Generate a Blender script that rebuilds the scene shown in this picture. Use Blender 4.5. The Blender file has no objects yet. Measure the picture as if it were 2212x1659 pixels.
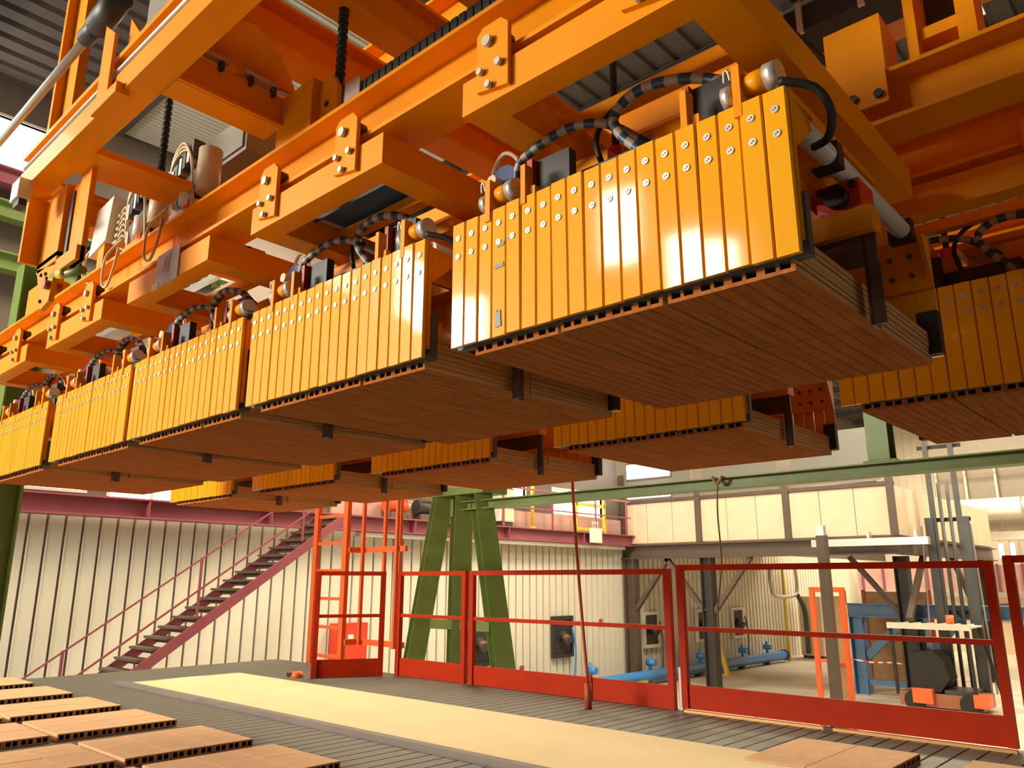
import bpy, math, random
from mathutils import Vector, Matrix
random.seed(7)
SC = bpy.context.scene
COL = SC.collection
PI = math.pi

# ------------------------------------------------------------------ camera, exposure, world
cam = bpy.data.cameras.new('camera')
cam.sensor_width = 36.0
cam.lens = 1691.65 / 2212 * 36.0
cam.clip_start = 0.05
cam.clip_end = 200
co = bpy.data.objects.new('camera', cam)
COL.objects.link(co)
_R = [[0.73743931, 0.67541231, 0.00121102], [-0.16382739, 0.18061149, -0.96981445], [-0.65524335, 0.71498091, 0.24384105]]
_r, _d, _f = Vector(_R[0]), Vector(_R[1]), Vector(_R[2])
_r.normalize(); _f.normalize(); _up = _r.cross(_f) * -1; _up = (-_d).normalized()
co.matrix_world = Matrix(((_r.x, _up.x, -_f.x, 0), (_r.y, _up.y, -_f.y, 0), (_r.z, _up.z, -_f.z, 1.0), (0, 0, 0, 1)))
SC.camera = co
SC.view_settings.view_transform = 'Standard'
SC.view_settings.look = 'None'
SC.view_settings.gamma = 1.0
SC.view_settings.use_curve_mapping = False
SC.view_settings.exposure = 0.0
w = bpy.data.worlds.new('world')
SC.world = w
w.use_nodes = True
w.node_tree.nodes['Background'].inputs[0].default_value = (0.55, 0.6, 0.7, 1)
w.node_tree.nodes['Background'].inputs[1].default_value = 0.6

def area(name, loc, aim, sx, sy, power, col):
    l = bpy.data.lights.new(name, 'AREA')
    l.shape = 'RECTANGLE'; l.size = sx; l.size_y = sy; l.energy = power; l.color = col
    o = bpy.data.objects.new(name, l); COL.objects.link(o)
    o.location = loc
    o.rotation_euler = (Vector(aim) - Vector(loc)).to_track_quat('-Z', 'Y').to_euler()
    return o
WARM = (1.0, 0.83, 0.58)
DAY = (1.0, 0.93, 0.80)
LIGHTS = [  # added area lights without fixtures: under the roof, at the right, behind the camera
    ('hall_fill', (-11.0, 8.5, 8.7), (-11.8, 8.0, 0), 3.0, 3.0, 1250, WARM),
    ('hall_fill', (-8.5, 15.0, 8.7), (-9.0, 16, 0), 3.0, 3.0, 1150, WARM),
    ('hall_fill', (-7.0, 26.0, 8.7), (-7, 26, 0), 4.0, 4.0, 2400, WARM),
    ('hall_fill', (3.0, 34.0, 8.7), (-3, 34, 0), 4.0, 4.0, 2400, WARM),
    ('hall_fill', (-12.0, 38.0, 8.7), (-12, 38, 0), 4.0, 4.0, 1800, WARM),
    ('hall_fill', (-11.0, 4.5, 8.7), (-11.5, 5.5, 0), 2.5, 2.5, 120, WARM),
    ('side_light', (9.0, 4.5, 0.2), (-0.5, 2.0, 1.6), 3.0, 1.5, 60, DAY),  # added low light for the right-hand sides of the brick packs
    ('front_fill', (-10.6, -9.2, 4.2), (-2.5, 1.4, 1.9), 5.0, 1.8, 2900, DAY),  # added front light, kept low so the slats do not mirror it
    ('hall_fill', (-1.0, 20.0, 8.7), (-3.0, 24.0, 0), 3.0, 3.0, 1100, WARM),  # added to brighten the side face of the cream enclosure
]
for L in LIGHTS:
    area(*L)

# ------------------------------------------------------------------ materials
MATS = {}
def mat(name, col, rough=0.5, metal=0.0, var=0.0, scale=6.0, bump=0.0, emis=0.0, coat=0.0, stretch=None, col2=None, spec=0.5):
    m = bpy.data.materials.new(name); m.use_nodes = True
    nt = m.node_tree; b = nt.nodes['Principled BSDF']
    b.inputs['Base Color'].default_value = (*col, 1)
    b.inputs['Roughness'].default_value = rough
    b.inputs['Metallic'].default_value = metal
    b.inputs['Specular IOR Level'].default_value = spec
    if coat:
        b.inputs['Coat Weight'].default_value = coat
        b.inputs['Coat Roughness'].default_value = 0.07
    if emis:
        b.inputs['Emission Color'].default_value = (*col, 1)
        b.inputs['Emission Strength'].default_value = emis
    if var or bump:
        tc = nt.nodes.new('ShaderNodeTexCoord')
        mp = nt.nodes.new('ShaderNodeMapping')
        if stretch: mp.inputs['Scale'].default_value = stretch
        nt.links.new(tc.outputs['Object'], mp.inputs['Vector'])
        n = nt.nodes.new('ShaderNodeTexNoise')
        n.inputs['Scale'].default_value = scale; n.inputs['Detail'].default_value = 6
        nt.links.new(mp.outputs['Vector'], n.inputs['Vector'])
        if var:
            r = nt.nodes.new('ShaderNodeValToRGB')
            c2 = col2 if col2 else tuple(c * (1 - var) for c in col)
            r.color_ramp.elements[0].position = 0.3; r.color_ramp.elements[1].position = 0.62
            r.color_ramp.elements[0].color = (*c2, 1)
            r.color_ramp.elements[1].color = (*col, 1)
            nt.links.new(n.outputs['Fac'], r.inputs['Fac'])
            nt.links.new(r.outputs['Color'], b.inputs['Base Color'])
        if bump:
            bn = nt.nodes.new('ShaderNodeBump'); bn.inputs['Strength'].default_value = bump; bn.inputs['Distance'].default_value = 0.01
            nt.links.new(n.outputs['Fac'], bn.inputs['Height'])
            nt.links.new(bn.outputs['Normal'], b.inputs['Normal'])
    MATS[name] = m
    return m
YEL = mat('yellow_paint', (0.90, 0.315, 0.0), 0.42, var=0.10, scale=5, coat=0.10, spec=0.2)
SLAT = mat('slat_paint', (0.92, 0.42, 0.0), 0.45, var=0.14, scale=9, coat=0.8, col2=(0.91, 0.38, 0.0), spec=0.1, stretch=(1, 1, 0.35))
# worn spots on the slats: scratches of bare steel
_nt = SLAT.node_tree
ORA = mat('orange_red_paint', (0.78, 0.10, 0.015), 0.4, var=0.12, scale=8)
RED = mat('fence_red_paint', (0.49, 0.031, 0.004), 0.5, var=0.12, scale=5, spec=0.12)
LADR = mat('ladder_orange_paint', (0.85, 0.13, 0.02), 0.4, var=0.1, scale=6)
GREEN = mat('green_paint', (0.17, 0.25, 0.055), 0.45, var=0.18, scale=4)
BLUE = mat('blue_paint', (0.10, 0.20, 0.36), 0.45, var=0.15, scale=3)
PIPEB = mat('pipe_blue', (0.06, 0.24, 0.58), 0.35, var=0.1, scale=3)
BURG = mat('burgundy_paint', (0.30, 0.075, 0.10), 0.45, var=0.15, scale=2)
CREAM = mat('cream_panel', (0.76, 0.61, 0.43), 0.6, var=0.08, scale=2)
WALLC = mat('wall_sheet', (0.74, 0.71, 0.60), 0.5, var=0.12, scale=1.2, stretch=(1, 1, 0.25))
WALLU = mat('upper_wall_sheet', (0.13, 0.10, 0.08), 0.6, var=0.15, scale=0.7)
PANEG = mat('grey_glazing', (0.20, 0.20, 0.17), 0.25)
SEAM = mat('wall_seam', (0.20, 0.17, 0.12), 0.7)
FARW = mat('far_wall_sheet', (0.66, 0.58, 0.46), 0.6, var=0.1, scale=1)
PINK = mat('pinkish_sheet', (0.55, 0.33, 0.28), 0.6, var=0.2, scale=2)
BROWN = mat('brown_steel', (0.11, 0.075, 0.055), 0.55, var=0.2, scale=4)
DARK = mat('dark_steel', (0.035, 0.03, 0.028), 0.5, var=0.2, scale=8)
BLADE = mat('worn_blade_steel', (0.13, 0.085, 0.07), 0.45, metal=0.4, var=0.35, scale=10)
BLACK = mat('black_rubber', (0.018, 0.017, 0.017), 0.6, var=0.1, scale=20)
GREYR = mat('grey_rubber', (0.10, 0.105, 0.11), 0.6, var=0.1, scale=20)
ALU = mat('aluminium', (0.62, 0.58, 0.52), 0.35, metal=0.6, var=0.1, scale=8)
ZINC = mat('zinc_bolt', (0.55, 0.50, 0.42), 0.4, metal=0.7)
WHITE = mat('white_enamel', (0.80, 0.80, 0.74), 0.35, var=0.04, scale=3)
SIGN = mat('sign_paper', (0.55, 0.50, 0.55), 0.5, var=0.25, scale=12)
SIGNP = mat('sign_picture', (0.42, 0.22, 0.22), 0.5, var=0.3, scale=14)
CREAMP = mat('cream_plastic', (0.62, 0.52, 0.33), 0.4)
BLUEC = mat('blue_cap', (0.02, 0.045, 0.16), 0.35)
HOSEB = mat('hose_blue', (0.02, 0.06, 0.11), 0.45)
HOSEG = mat('hose_grey', (0.36, 0.30, 0.24), 0.5)
VALVER = mat('valve_red', (0.75, 0.05, 0.02), 0.4)
STRAPR = mat('strap_red', (0.40, 0.05, 0.035), 0.5)
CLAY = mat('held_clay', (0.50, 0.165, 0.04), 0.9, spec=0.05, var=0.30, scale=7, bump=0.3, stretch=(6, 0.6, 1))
CLAYE = mat('held_clay_lit_side', (0.72, 0.40, 0.15), 0.85, var=0.35, scale=9, stretch=(1, 0.4, 12))  # paler sides: light from the right put into the colour
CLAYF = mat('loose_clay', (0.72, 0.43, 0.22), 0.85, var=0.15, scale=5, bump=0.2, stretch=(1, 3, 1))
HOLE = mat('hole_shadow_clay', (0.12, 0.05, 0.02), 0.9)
DECK = mat('deck_steel', (0.125, 0.115, 0.085), 0.55, var=0.25, scale=5, stretch=(3, 0.6, 1))
DECKS = mat('deck_groove', (0.05, 0.045, 0.035), 0.8)
BELT = mat('belt_fabric', (0.80, 0.63, 0.33), 0.7, var=0.06, scale=2.5)
BELTE = mat('belt_edge', (0.20, 0.165, 0.15), 0.6, var=0.2, scale=6)
CONC = mat('hall_concrete', (0.56, 0.50, 0.40), 0.55, var=0.14, scale=0.8)
ROOFD = mat('roof_dark', (0.055, 0.042, 0.036), 0.8, var=0.15, scale=1)
ROOFG = mat('roof_pale_lit', (0.42, 0.42, 0.38), 0.7, var=0.1, scale=1)
CARD = mat('brown_board', (0.42, 0.25, 0.12), 0.8, var=0.15, scale=3)
ORP = mat('orange_plastic', (0.85, 0.16, 0.04), 0.4)
MAST = mat('mast_grey', (0.075, 0.08, 0.075), 0.45, metal=0.3, var=0.2, scale=6)
PURP = mat('purple_shutter', (0.22, 0.06, 0.11), 0.6)
YPIPE = mat('yellow_pipe', (0.75, 0.50, 0.03), 0.4)
COPPER = mat('red_cable', (0.42, 0.07, 0.02), 0.5)
CORD = mat('hanging_cord', (0.26, 0.14, 0.07), 0.6)
CAB = mat('cabinet_grey', (0.26, 0.225, 0.18), 0.5, var=0.12, scale=4)
BCOVER = mat('blue_cover', (0.03, 0.10, 0.16), 0.4)
GLASSY = mat('window_daylight', (1.0, 0.97, 0.9), 0.5, emis=7.0)
GLASS2 = mat('window_daylight_bay', (1.0, 0.94, 0.82), 0.5, emis=46.0)
LAMPM = mat('lamp_tube', (1.0, 0.95, 0.85), 0.5, emis=12.0)
LAMPW = mat('lamp_warm', (1.0, 0.85, 0.6), 0.5, emis=8.0)

# ------------------------------------------------------------------ mesh builder
class MB:
    def __init__(s):
        s.v = []; s.f = []; s.mi = []; s.sm = []
    def quad(s, pts, mi=0):
        k = len(s.v); s.v += [tuple(p) for p in pts]; s.f.append(tuple(range(k, k + len(pts)))); s.mi.append(mi); s.sm.append(False)
    def box(s, x0, x1, y0, y1, z0, z1, mi=0):
        k = len(s.v)
        s.v += [(x0, y0, z0), (x1, y0, z0), (x1, y1, z0), (x0, y1, z0), (x0, y0, z1), (x1, y0, z1), (x1, y1, z1), (x0, y1, z1)]
        for q in ((0, 3, 2, 1), (4, 5, 6, 7), (0, 1, 5, 4), (1, 2, 6, 5), (2, 3, 7, 6), (3, 0, 4, 7)):
            s.f.append(tuple(k + i for i in q)); s.mi.append(mi); s.sm.append(False)
        return s
    def prism(s, poly, axis, a, b, mi=0):
        # poly: 2-D points in the two remaining axes (in xyz order), extruded along axis from a to b
        n = len(poly); k = len(s.v)
        for t in (a, b):
            for (u, v) in poly:
                s.v.append({'x': (t, u, v), 'y': (u, t, v), 'z': (u, v, t)}[axis])
        s.f.append(tuple(k + i for i in range(n))); s.f.append(tuple(k + n + i for i in reversed(range(n))))
        s.mi += [mi, mi]; s.sm += [False, False]
        for i in range(n):
            j = (i + 1) % n
            s.f.append((k + j, k + i, k + n + i, k + n + j)); s.mi.append(mi); s.sm.append(False)
        return s
    def bar(s, p0, p1, wd, ht, mi=0, up=(0, 0, 1)):
        p0 = Vector(p0); p1 = Vector(p1); d = (p1 - p0).normalized()
        u = Vector(up); r = d.cross(u)
        if r.length < 1e-4: r = d.cross(Vector((0, 1, 0)))
        r.normalize(); u = r.cross(d)
        k = len(s.v)
        for p in (p0, p1):
            for (a, b) in ((-1, -1), (1, -1), (1, 1), (-1, 1)):
                s.v.append(tuple(p + r * (a * wd / 2) + u * (b * ht / 2)))
        for q in ((0, 1, 2, 3), (7, 6, 5, 4), (0, 4, 5, 1), (1, 5, 6, 2), (2, 6, 7, 3), (3, 7, 4, 0)):
            s.f.append(tuple(k + i for i in q)); s.mi.append(mi); s.sm.append(False)
        return s
    def cyl(s, p0, p1, r, n=12, r2=None, mi=0):
        p0 = Vector(p0); p1 = Vector(p1); d = (p1 - p0).normalized(); r2 = r if r2 is None else r2
        a = d.cross(Vector((0, 0, 1)))
        if a.length < 1e-4: a = Vector((1, 0, 0))
        a.normalize(); b = d.cross(a); k = len(s.v)
        for p, rr in ((p0, r), (p1, r2)):
            for i in range(n):
                t = 2 * PI * i / n
                s.v.append(tuple(p + a * (rr * math.cos(t)) + b * (rr * math.sin(t))))
        for i in range(n):
            j = (i + 1) % n
            s.f.append((k + i, k + j, k + n + j, k + n + i)); s.mi.append(mi); s.sm.append(True)
        s.f.append(tuple(k + i for i in reversed(range(n)))); s.f.append(tuple(k + n + i for i in range(n))); s.mi += [mi, mi]; s.sm += [False, False]
        return s
    def tube(s, path, r, n=8, mats=None, sub=6):
        # smooth swept tube through control points; mats(i) picks the material of ring i
        P = [Vector(p) for p in path]; pts = []
        for i in range(len(P) - 1):
            p0 = P[max(i - 1, 0)]; p1 = P[i]; p2 = P[i + 1]; p3 = P[min(i + 2, len(P) - 1)]
            for j in range(sub):
                t = j / sub
                pts.append(0.5 * ((2 * p1) + (p2 - p0) * t + (2 * p0 - 5 * p1 + 4 * p2 - p3) * t * t + (3 * p1 - p0 - 3 * p2 + p3) * t ** 3))
        pts.append(P[-1]); k = len(s.v); a = None
        for i, p in enumerate(pts):
            d = (pts[min(i + 1, len(pts) - 1)] - pts[max(i - 1, 0)]).normalized()
            if a is None:
                a = d.cross(Vector((0.3, 0.1, 1)))
                if a.length < 1e-3: a = Vector((1, 0, 0))
            a = (a - d * a.dot(d)).normalized(); b = d.cross(a)
            for q in range(n):
                t = 2 * PI * q / n
                s.v.append(tuple(p + (a * math.cos(t) + b * math.sin(t)) * r))
        for i in range(len(pts) - 1):
            for q in range(n):
                w_ = (q + 1) % n
                s.f.append((k + i * n + q, k + i * n + w_, k + (i + 1) * n + w_, k + (i + 1) * n + q)); s.mi.append(mats(i) if mats else 0); s.sm.append(True)
        s.f.append(tuple(k + q for q in reversed(range(n)))); s.f.append(tuple(k + (len(pts) - 1) * n + q for q in range(n))); s.mi += [0, 0]; s.sm += [False, False]
        return s
    def ibeam(s, axis, a, b, c, z0, wd, ht, tf=0.014, tw=0.012, mi=0):
        # I-beam along x or y, centred on c across, standing from z0
        h = wd / 2; z1 = z0 + ht
        poly = [(c - h, z0), (c + h, z0), (c + h, z0 + tf), (c + tw / 2, z0 + tf), (c + tw / 2, z1 - tf), (c + h, z1 - tf), (c + h, z1), (c - h, z1), (c - h, z1 - tf), (c - tw / 2, z1 - tf), (c - tw / 2, z0 + tf), (c - h, z0 + tf)]
        k = len(s.v); n = 12
        for t in (a, b):
            for (u, z) in poly: s.v.append((t, u, z) if axis == 'x' else (u, t, z))
        for i in range(n):
            j = (i + 1) % n
            s.f.append((k + i, k + j, k + n + j, k + n + i)); s.mi.append(mi); s.sm.append(False)
        for o in (0, n):
            for q in ((0, 1, 2, 11), (11, 2, 3, 10), (10, 3, 4, 9), (9, 4, 5, 8), (8, 5, 6, 7)):
                s.f.append(tuple(k + o + i for i in q)); s.mi.append(mi); s.sm.append(False)
        return s
    def hbar(s, p0, p1, wd, ht, side, tf=0.02, tw=0.014, mi=0):
        # I-section along any line; side = direction across the flanges' width
        p0 = Vector(p0); p1 = Vector(p1); d = (p1 - p0).normalized(); r = Vector(side); r = (r - d * r.dot(d)).normalized(); u = r.cross(d)
        for sg in (-1, 1):
            o = u * (sg * (ht / 2 - tf / 2)); s.bar(p0 + o, p1 + o, wd, tf, mi, up=u)
        s.bar(p0, p1, tw, ht - tf, mi, up=u)
        return s
    def mesh(s, name, mats):
        me = bpy.data.meshes.new(name); me.from_pydata(s.v, [], s.f)
        for m in (mats if isinstance(mats, (list, tuple)) else [mats]): me.materials.append(m)
        me.polygons.foreach_set('material_index', s.mi); me.polygons.foreach_set('use_smooth', s.sm)
        me.update()
        import bmesh
        b = bmesh.new(); b.from_mesh(me); bmesh.ops.recalc_face_normals(b, faces=b.faces); b.to_mesh(me); b.free()
        return me

def link(name, me, parent=None, loc=(0, 0, 0), rot=(0, 0, 0)):
    o = bpy.data.objects.new(name, me); COL.objects.link(o)
    o.location = loc; o.rotation_euler = rot
    if parent: o.parent = parent
    return o
def part(name, mb, m, parent=None, loc=(0, 0, 0), rot=(0, 0, 0)):
    return link(name, mb.mesh(name, m), parent, loc, rot)
def tag(o, label=None, cat=None, group=None, kind=None):
    if label: o['label'] = label
    if cat: o['category'] = cat
    if group: o['group'] = group
    if kind: o['kind'] = kind
    return o
def thing(name, label, cat, loc=(0, 0, 0), group=None, rz=0.0):
    o = bpy.data.objects.new(name, None); COL.objects.link(o); o.location = loc; o.rotation_euler = (0, 0, rz); o.empty_display_size = 0.1
    return tag(o, label, cat, group)
def struct(name, mb, m, parent=None):
    o = part(name, mb, m, parent)
    if parent is None: o['kind'] = 'structure'
    return o
def box(*a): return MB().box(*a)
KIDS = {}
def copy_tree(root, kids):
    # kids: list of (child, [grandchildren]); copies objects, shares mesh data
    r = root.copy(); COL.objects.link(r)
    for ch, gs in kids:
        c = ch.copy(); COL.objects.link(c); c.parent = r
        for g in gs:
            d = g.copy(); COL.objects.link(d); d.parent = c
    return r
def kids_of(root):
    return [(c, list(c.children)) for c in root.children]

# ================================================================== SETTING
FZ = -2.0
HX0, HX1, HY0, HY1, HZ = -14.5, 14.0, -10.0, 46.0, 9.4
m = MB()
xs = [-14.6, 14.1]
m.box(HX0 - 0.3, HX1 + 0.3, HY0 - 0.3, HY1 + 0.3, FZ - 0.2, FZ - 0.02)
floor = struct('floor', m, DARK)
slab = {}
m0 = box(0, 5.66, 0, 3.96, -0.05, 0).mesh('slab', CONC)
i = 0
for a in range(5):
    for b in range(14):
        o = link('slab', m0, floor, (HX0 + a * 5.7 + 0.02, HY0 + b * 4.0 + 0.02, FZ)); i += 1
# roof: dark corrugated sheeting on purlins, left corner paler, the light on it put into the colour
def corr(x0, x1, y0, y1, z, pitch, dep):
    mb = MB(); n = int((x1 - x0) / pitch)
    for i in range(n):
        a = x0 + i * pitch
        mb.quad([(a, y0, z), (a + pitch * 0.6, y0, z), (a + pitch * 0.6, y1, z), (a, y1, z)])
        mb.quad([(a + pitch * 0.6, y0, z), (a + pitch * 0.7, y0, z + dep), (a + pitch * 0.7, y1, z + dep), (a + pitch * 0.6, y1, z)])
        mb.quad([(a + pitch * 0.7, y0, z + dep), (a + pitch * 0.9, y0, z + dep), (a + pitch * 0.9, y1, z + dep), (a + pitch * 0.7, y1, z + dep)])
        mb.quad([(a + pitch * 0.9, y0, z + dep), (a + pitch, y0, z), (a + pitch, y1, z), (a + pitch * 0.9, y1, z + dep)])
    mb.box(x0, x1, y0, y1, z + dep + 0.02, z + dep + 0.08)
    return mb
ceil = struct('ceiling', corr(HX0 - 0.2, HX1 + 0.2, HY0, HY1, HZ, 0.4, 0.06), ROOFD)
pale = part('lit_roof', corr(HX0 + 0.05, -8.3, 4.5, 9.6, HZ - 0.14, 0.12, 0.03), ROOFG, ceil)
pm = MB().ibeam('x', HX0, HX1, 0, -0.2, 0.10, 0.2).mesh('purlin', ROOFD)
for k in range(20):
    link('purlin', pm, ceil, (0, -9 + k * 2.75, HZ))
# left wall: ribbed sheets one by one below, plain sheeting with windows above
def hwall(x, y0, y1, z0, z1, th, holes):
    # wall on x = const with rectangular openings [(ya,yb,za,zb)] not overlapping in y
    mb = MB(); y = y0
    for (ya, yb, za, zb) in sorted(holes):
        if ya > y: mb.box(x - th, x, y, ya, z0, z1)
        mb.box(x - th, x, ya, yb, z0, za); mb.box(x - th, x, ya, yb, zb, z1); y = yb
    mb.box(x - th, x, y, y1, z0, z1)
    return mb
lw = [(-9.75, -8.95, 7.2, 9.0), (-7.6, -5.4, 7.5, 8.9), (-3.6, -1.4, 7.5, 8.9), (0.4, 3.6, 7.75, 8.75), (11.5, 13.5, 7.5, 8.9), (3.62, 3.95, 2.9, 4.35), (4.1, 4.98, 2.5, 2.62), (5.4, 6.9, 2.3, 2.75), (15.3, 16.4, 3.1, 3.65), (17.6, 20.0, 2.9, 3.6)]
wall_left = struct('wall_left', hwall(HX0 - 0.03, 1.7, HY1, FZ, HZ, 0.2, [q for q in lw if q[0] > 1.7] + [(1.7, 3.6, 7.75, 8.75)]), WALLU)
part('darkened_wall', hwall(HX0 - 0.03, HY0, 1.7, FZ, HZ, 0.2, [q for q in lw if q[0] < 0] + [(0.4, 1.7, 7.75, 8.75)]), BROWN, wall_left)  # unseen stretch of wall, darkened to keep its reflection off the slats
pan = MB()
prof = [(0, 0.0), (0.225, 0.0), (0.235, -0.035), (0.262, -0.035), (0.272, 0.012), (0.28, 0.0)]
for i in range(5):
    (a, da), (b, db) = prof[i], prof[i + 1]
    pan.quad([(da, a, 0), (db, b, 0), (db, b, 4.05), (da, a, 4.05)], 1 if i in (1, 2) else 0)
pan.box(-0.05, -0.038, 0, 0.28, 0, 4.05)
panm = pan.mesh('wall_panel', [WALLC, SEAM])
for k in range(158):
    link('wall_panel', panm, wall_left, (HX0 + 0.03, 1.7 + k * 0.28, FZ))
for i, (ya, yb, za, zb) in enumerate(lw):
    o = struct('window_%d' % (i + 1), box(HX0 - 0.16, HX0 - 0.12, ya, yb, za, zb), GLASS2 if ya < -8 else GLASSY)
    fr = MB()
    fr.box(HX0 - 0.1, HX0 - 0.02, ya, yb, za - 0.05, za); fr.box(HX0 - 0.1, HX0 - 0.02, ya, yb, zb, zb + 0.05)
    fr.box(HX0 - 0.1, HX0 - 0.02, ya - 0.05, ya, za - 0.05, zb + 0.05); fr.box(HX0 - 0.1, HX0 - 0.02, yb, yb + 0.05, za - 0.05, zb + 0.05)
    if yb - ya > 1.2: fr.box(HX0 - 0.1, HX0 - 0.05, (ya + yb) / 2 - 0.03, (ya + yb) / 2 + 0.03, za, zb)
    part('window_frame', fr, FARW, o)
struct('wall_right', box(HX1, HX1 + 0.2, HY0, HY1, FZ, HZ), BROWN)  # unseen wall, coloured dark as if unlit
# far wall of the hall, ribbed
mb = MB()
for k in range(71):
    mb.box(HX0 + k * 0.4, HX0 + k * 0.4 + 0.3, HY1 - 0.05, HY1, FZ, HZ)
mb.box(HX0, HX1, HY1, HY1 + 0.2, FZ, HZ)
struct('wall_far', mb, FARW)
# wall behind the camera with a band of tall glazed bays
mb = MB(); nb = 0
bays = [(-14.3, -12.9, 6.2, 7.9), (-8.9, -8.1, 7.4, 9.1), (-7.3, -6.2, 6.1, 7.4)]
mb.box(HX0, HX1, HY0 - 0.2, HY0, FZ, 6.0)
xp = HX0
for (a, b, za, zb) in bays:
    mb.box(xp, a, HY0 - 0.2, HY0, 6.0, HZ); mb.box(a, b, HY0 - 0.2, HY0, 6.0, za); mb.box(a, b, HY0 - 0.2, HY0, zb, HZ); xp = b
mb.box(xp, HX1, HY0 - 0.2, HY0, 6.0, HZ)
struct('wall_back', mb, BROWN)  # unseen wall, coloured dark as if unlit so slats mirror little of it
for i, (a, b, za, zb) in enumerate(bays):
    o = struct('window_%d' % (i + 11), box(a, b, HY0 - 0.16, HY0 - 0.12, za, zb), GLASS2)
    fr = MB()
    for xx in (a, b): fr.box(xx - 0.03, xx + 0.03, HY0 - 0.1, HY0 - 0.03, za, zb)
    part('window_frame', fr, FARW, o)

# burgundy crane-rail beam along the left wall
m = MB().ibeam('y', 1.0, 21.0, 0, 2.04, 0.30, 0.34, 0.03, 0.02)
bb = thing('wall_girder', 'long burgundy steel girder along the top of the ribbed wall', 'girder', (HX0 + 0.35, 0, 0))
part('beam', m, BURG, bb)
mb = MB()
part('grey_trim', box(-0.10, 0.10, 10.5, 20.5, 1.93, 2.03), ALU, bb)
for y in (5.9, 8.3, 12.0, 15.2, 18.4):
    part('stiffener', box(0.02, 0.145, y, y + 0.02, 2.07, 2.35), BURG, bb)
gr = thing('gallery_railing', 'burgundy pipe railing standing on the wall girder', 'railing', (HX0 + 0.46, 0, 2.385))
for y in (11.2, 13.2, 15.0, 17.0, 19.0, 20.6):
    part('post', box(-0.02, 0.02, y - 0.025, y + 0.025, 0, 1.0), BURG, gr)
part('top_rail', box(-0.02, 0.02, 10.6, 20.8, 1.0, 1.05), BURG, gr)
part('mid_rail', box(-0.015, 0.015, 10.6, 20.8, 0.5, 0.54), BURG, gr)
struct('trim_1', box(HX0 - 0.03, HX0 + 0.03, 10.0, 20.9, 2.36, 2.86), PINK)
# things on the gallery
gm = thing('guard_barrier', 'small yellow tubular guard frame on the gallery by the cream wall', 'guard rail', (HX0 + 0.33, 18.2, 2.385))
for y in (0, 1.4): part('post', box(-0.04, 0.04, y - 0.04, y + 0.04, 0, 1.1), YPIPE, gm)
part('rail', box(-0.04, 0.04, 0, 1.4, 0.75, 0.85), YPIPE, gm); part('rail', box(-0.03, 0.03, 0, 1.4, 0.05, 0.13), YPIPE, gm)
gp = thing('yellow_standpipe', 'single upright yellow pipe on the gallery beside the white cabinet', 'pipe', (HX0 + 0.33, 16.3, 2.385))
part('pipe', MB().cyl((0, 0, 0), (0, 0, 1.35), 0.05, 10), YPIPE, gp); part('flange', MB().cyl((0, 0, 0), (0, 0, 0.04), 0.09, 10), YPIPE, gp)
gc = thing('gallery_cabinet', 'white control cabinet standing on the burgundy gallery', 'cabinet', (HX0 + 0.22, 14.9, 2.385))
part('body', box(-0.2, 0.2, 0, 0.55, 0.12, 1.0), WHITE, gc); part('door', box(0.2, 0.21, 0.03, 0.52, 0.15, 0.97), CREAM, gc); part('plinth', box(-0.18, 0.18, 0.03, 0.52, 0, 0.12), DARK, gc)
gb = thing('junction_box', 'small white junction box fixed on the end of the burgundy girder', 'box', (HX0 + 0.52, 18.6, 2.08))
part('body', box(0, 0.12, 0, 0.45, 0, 0.42), WHITE, gb); 
for y in (0.08, 0.2, 0.32): part('antenna', MB().cyl((0.06, y, 0.42), (0.06, y, 0.62), 0.02, 6), ALU, gb)
for k, (y, c, lab) in enumerate(((11.6, ORA, 'orange lifting tackle lying on the burgundy gallery near the ladder'), (12.5, DARK, 'black motor unit on the burgundy gallery between railing posts'), (13.8, YPIPE, 'yellow valve body on the gallery left of the white cabinet'))):
    g = thing('gallery_motor', lab, 'machine', (HX0 + 0.25, y, 2.385))
    part('body', MB().cyl((0, -0.3, 0.3), (0, 0.25, 0.3), 0.17, 12), c, g); part('foot', box(-0.15, 0.15, -0.25, 0.2, 0, 0.14), BROWN, g); part('cover', MB().cyl((0, 0.25, 0.3), (0, 0.36, 0.3), 0.12, 12), ALU, g)

# cream clad enclosure over the passage, on brown columns with knee braces
ce = thing('clad_enclosure', 'cream panelled overhead enclosure on brown steel columns', 'enclosure', (0, 21.0, 0))
part('core', box(HX0, -6.35, 0.06, 10.0, 2.1, 3.36), CREAM, ce)
pmx = box(0, 0.885, 0, 0.05, 0, 1.22).mesh('cladding_panel', CREAM)
for k in range(9):
    link('cladding_panel', pmx, ce, (HX0 + 0.06 + k * 0.9, 0, 2.13))
pmy = box(0, 0.05, 0, 1.96, 0, 1.22).mesh('side_cladding_panel', CREAM)
for k in range(5):
    link('cladding_panel', pmy, ce, (-6.35, 0.05 + k * 2.0, 2.13))
for x in (-14.42, -11.75, -9.05, -6.33):
    part('mullion', box(x - 0.09, x + 0.09, -0.07, -0.0, 2.1, 4.3 if x in (-14.42,) else 3.55), BROWN, ce)
part('base_girder', MB().ibeam('x', HX0, -6.25, 0.0, 1.66, 0.3, 0.42, 0.03, 0.02), BROWN, ce)
part('side_girder', MB().ibeam('y', 0.1, 10.0, -6.33, 1.66, 0.3, 0.42, 0.03, 0.02), BROWN, ce)
part('top_rail', box(HX0, -6.25, -0.05, 0.1, 3.36, 3.46), BROWN, ce)
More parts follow.
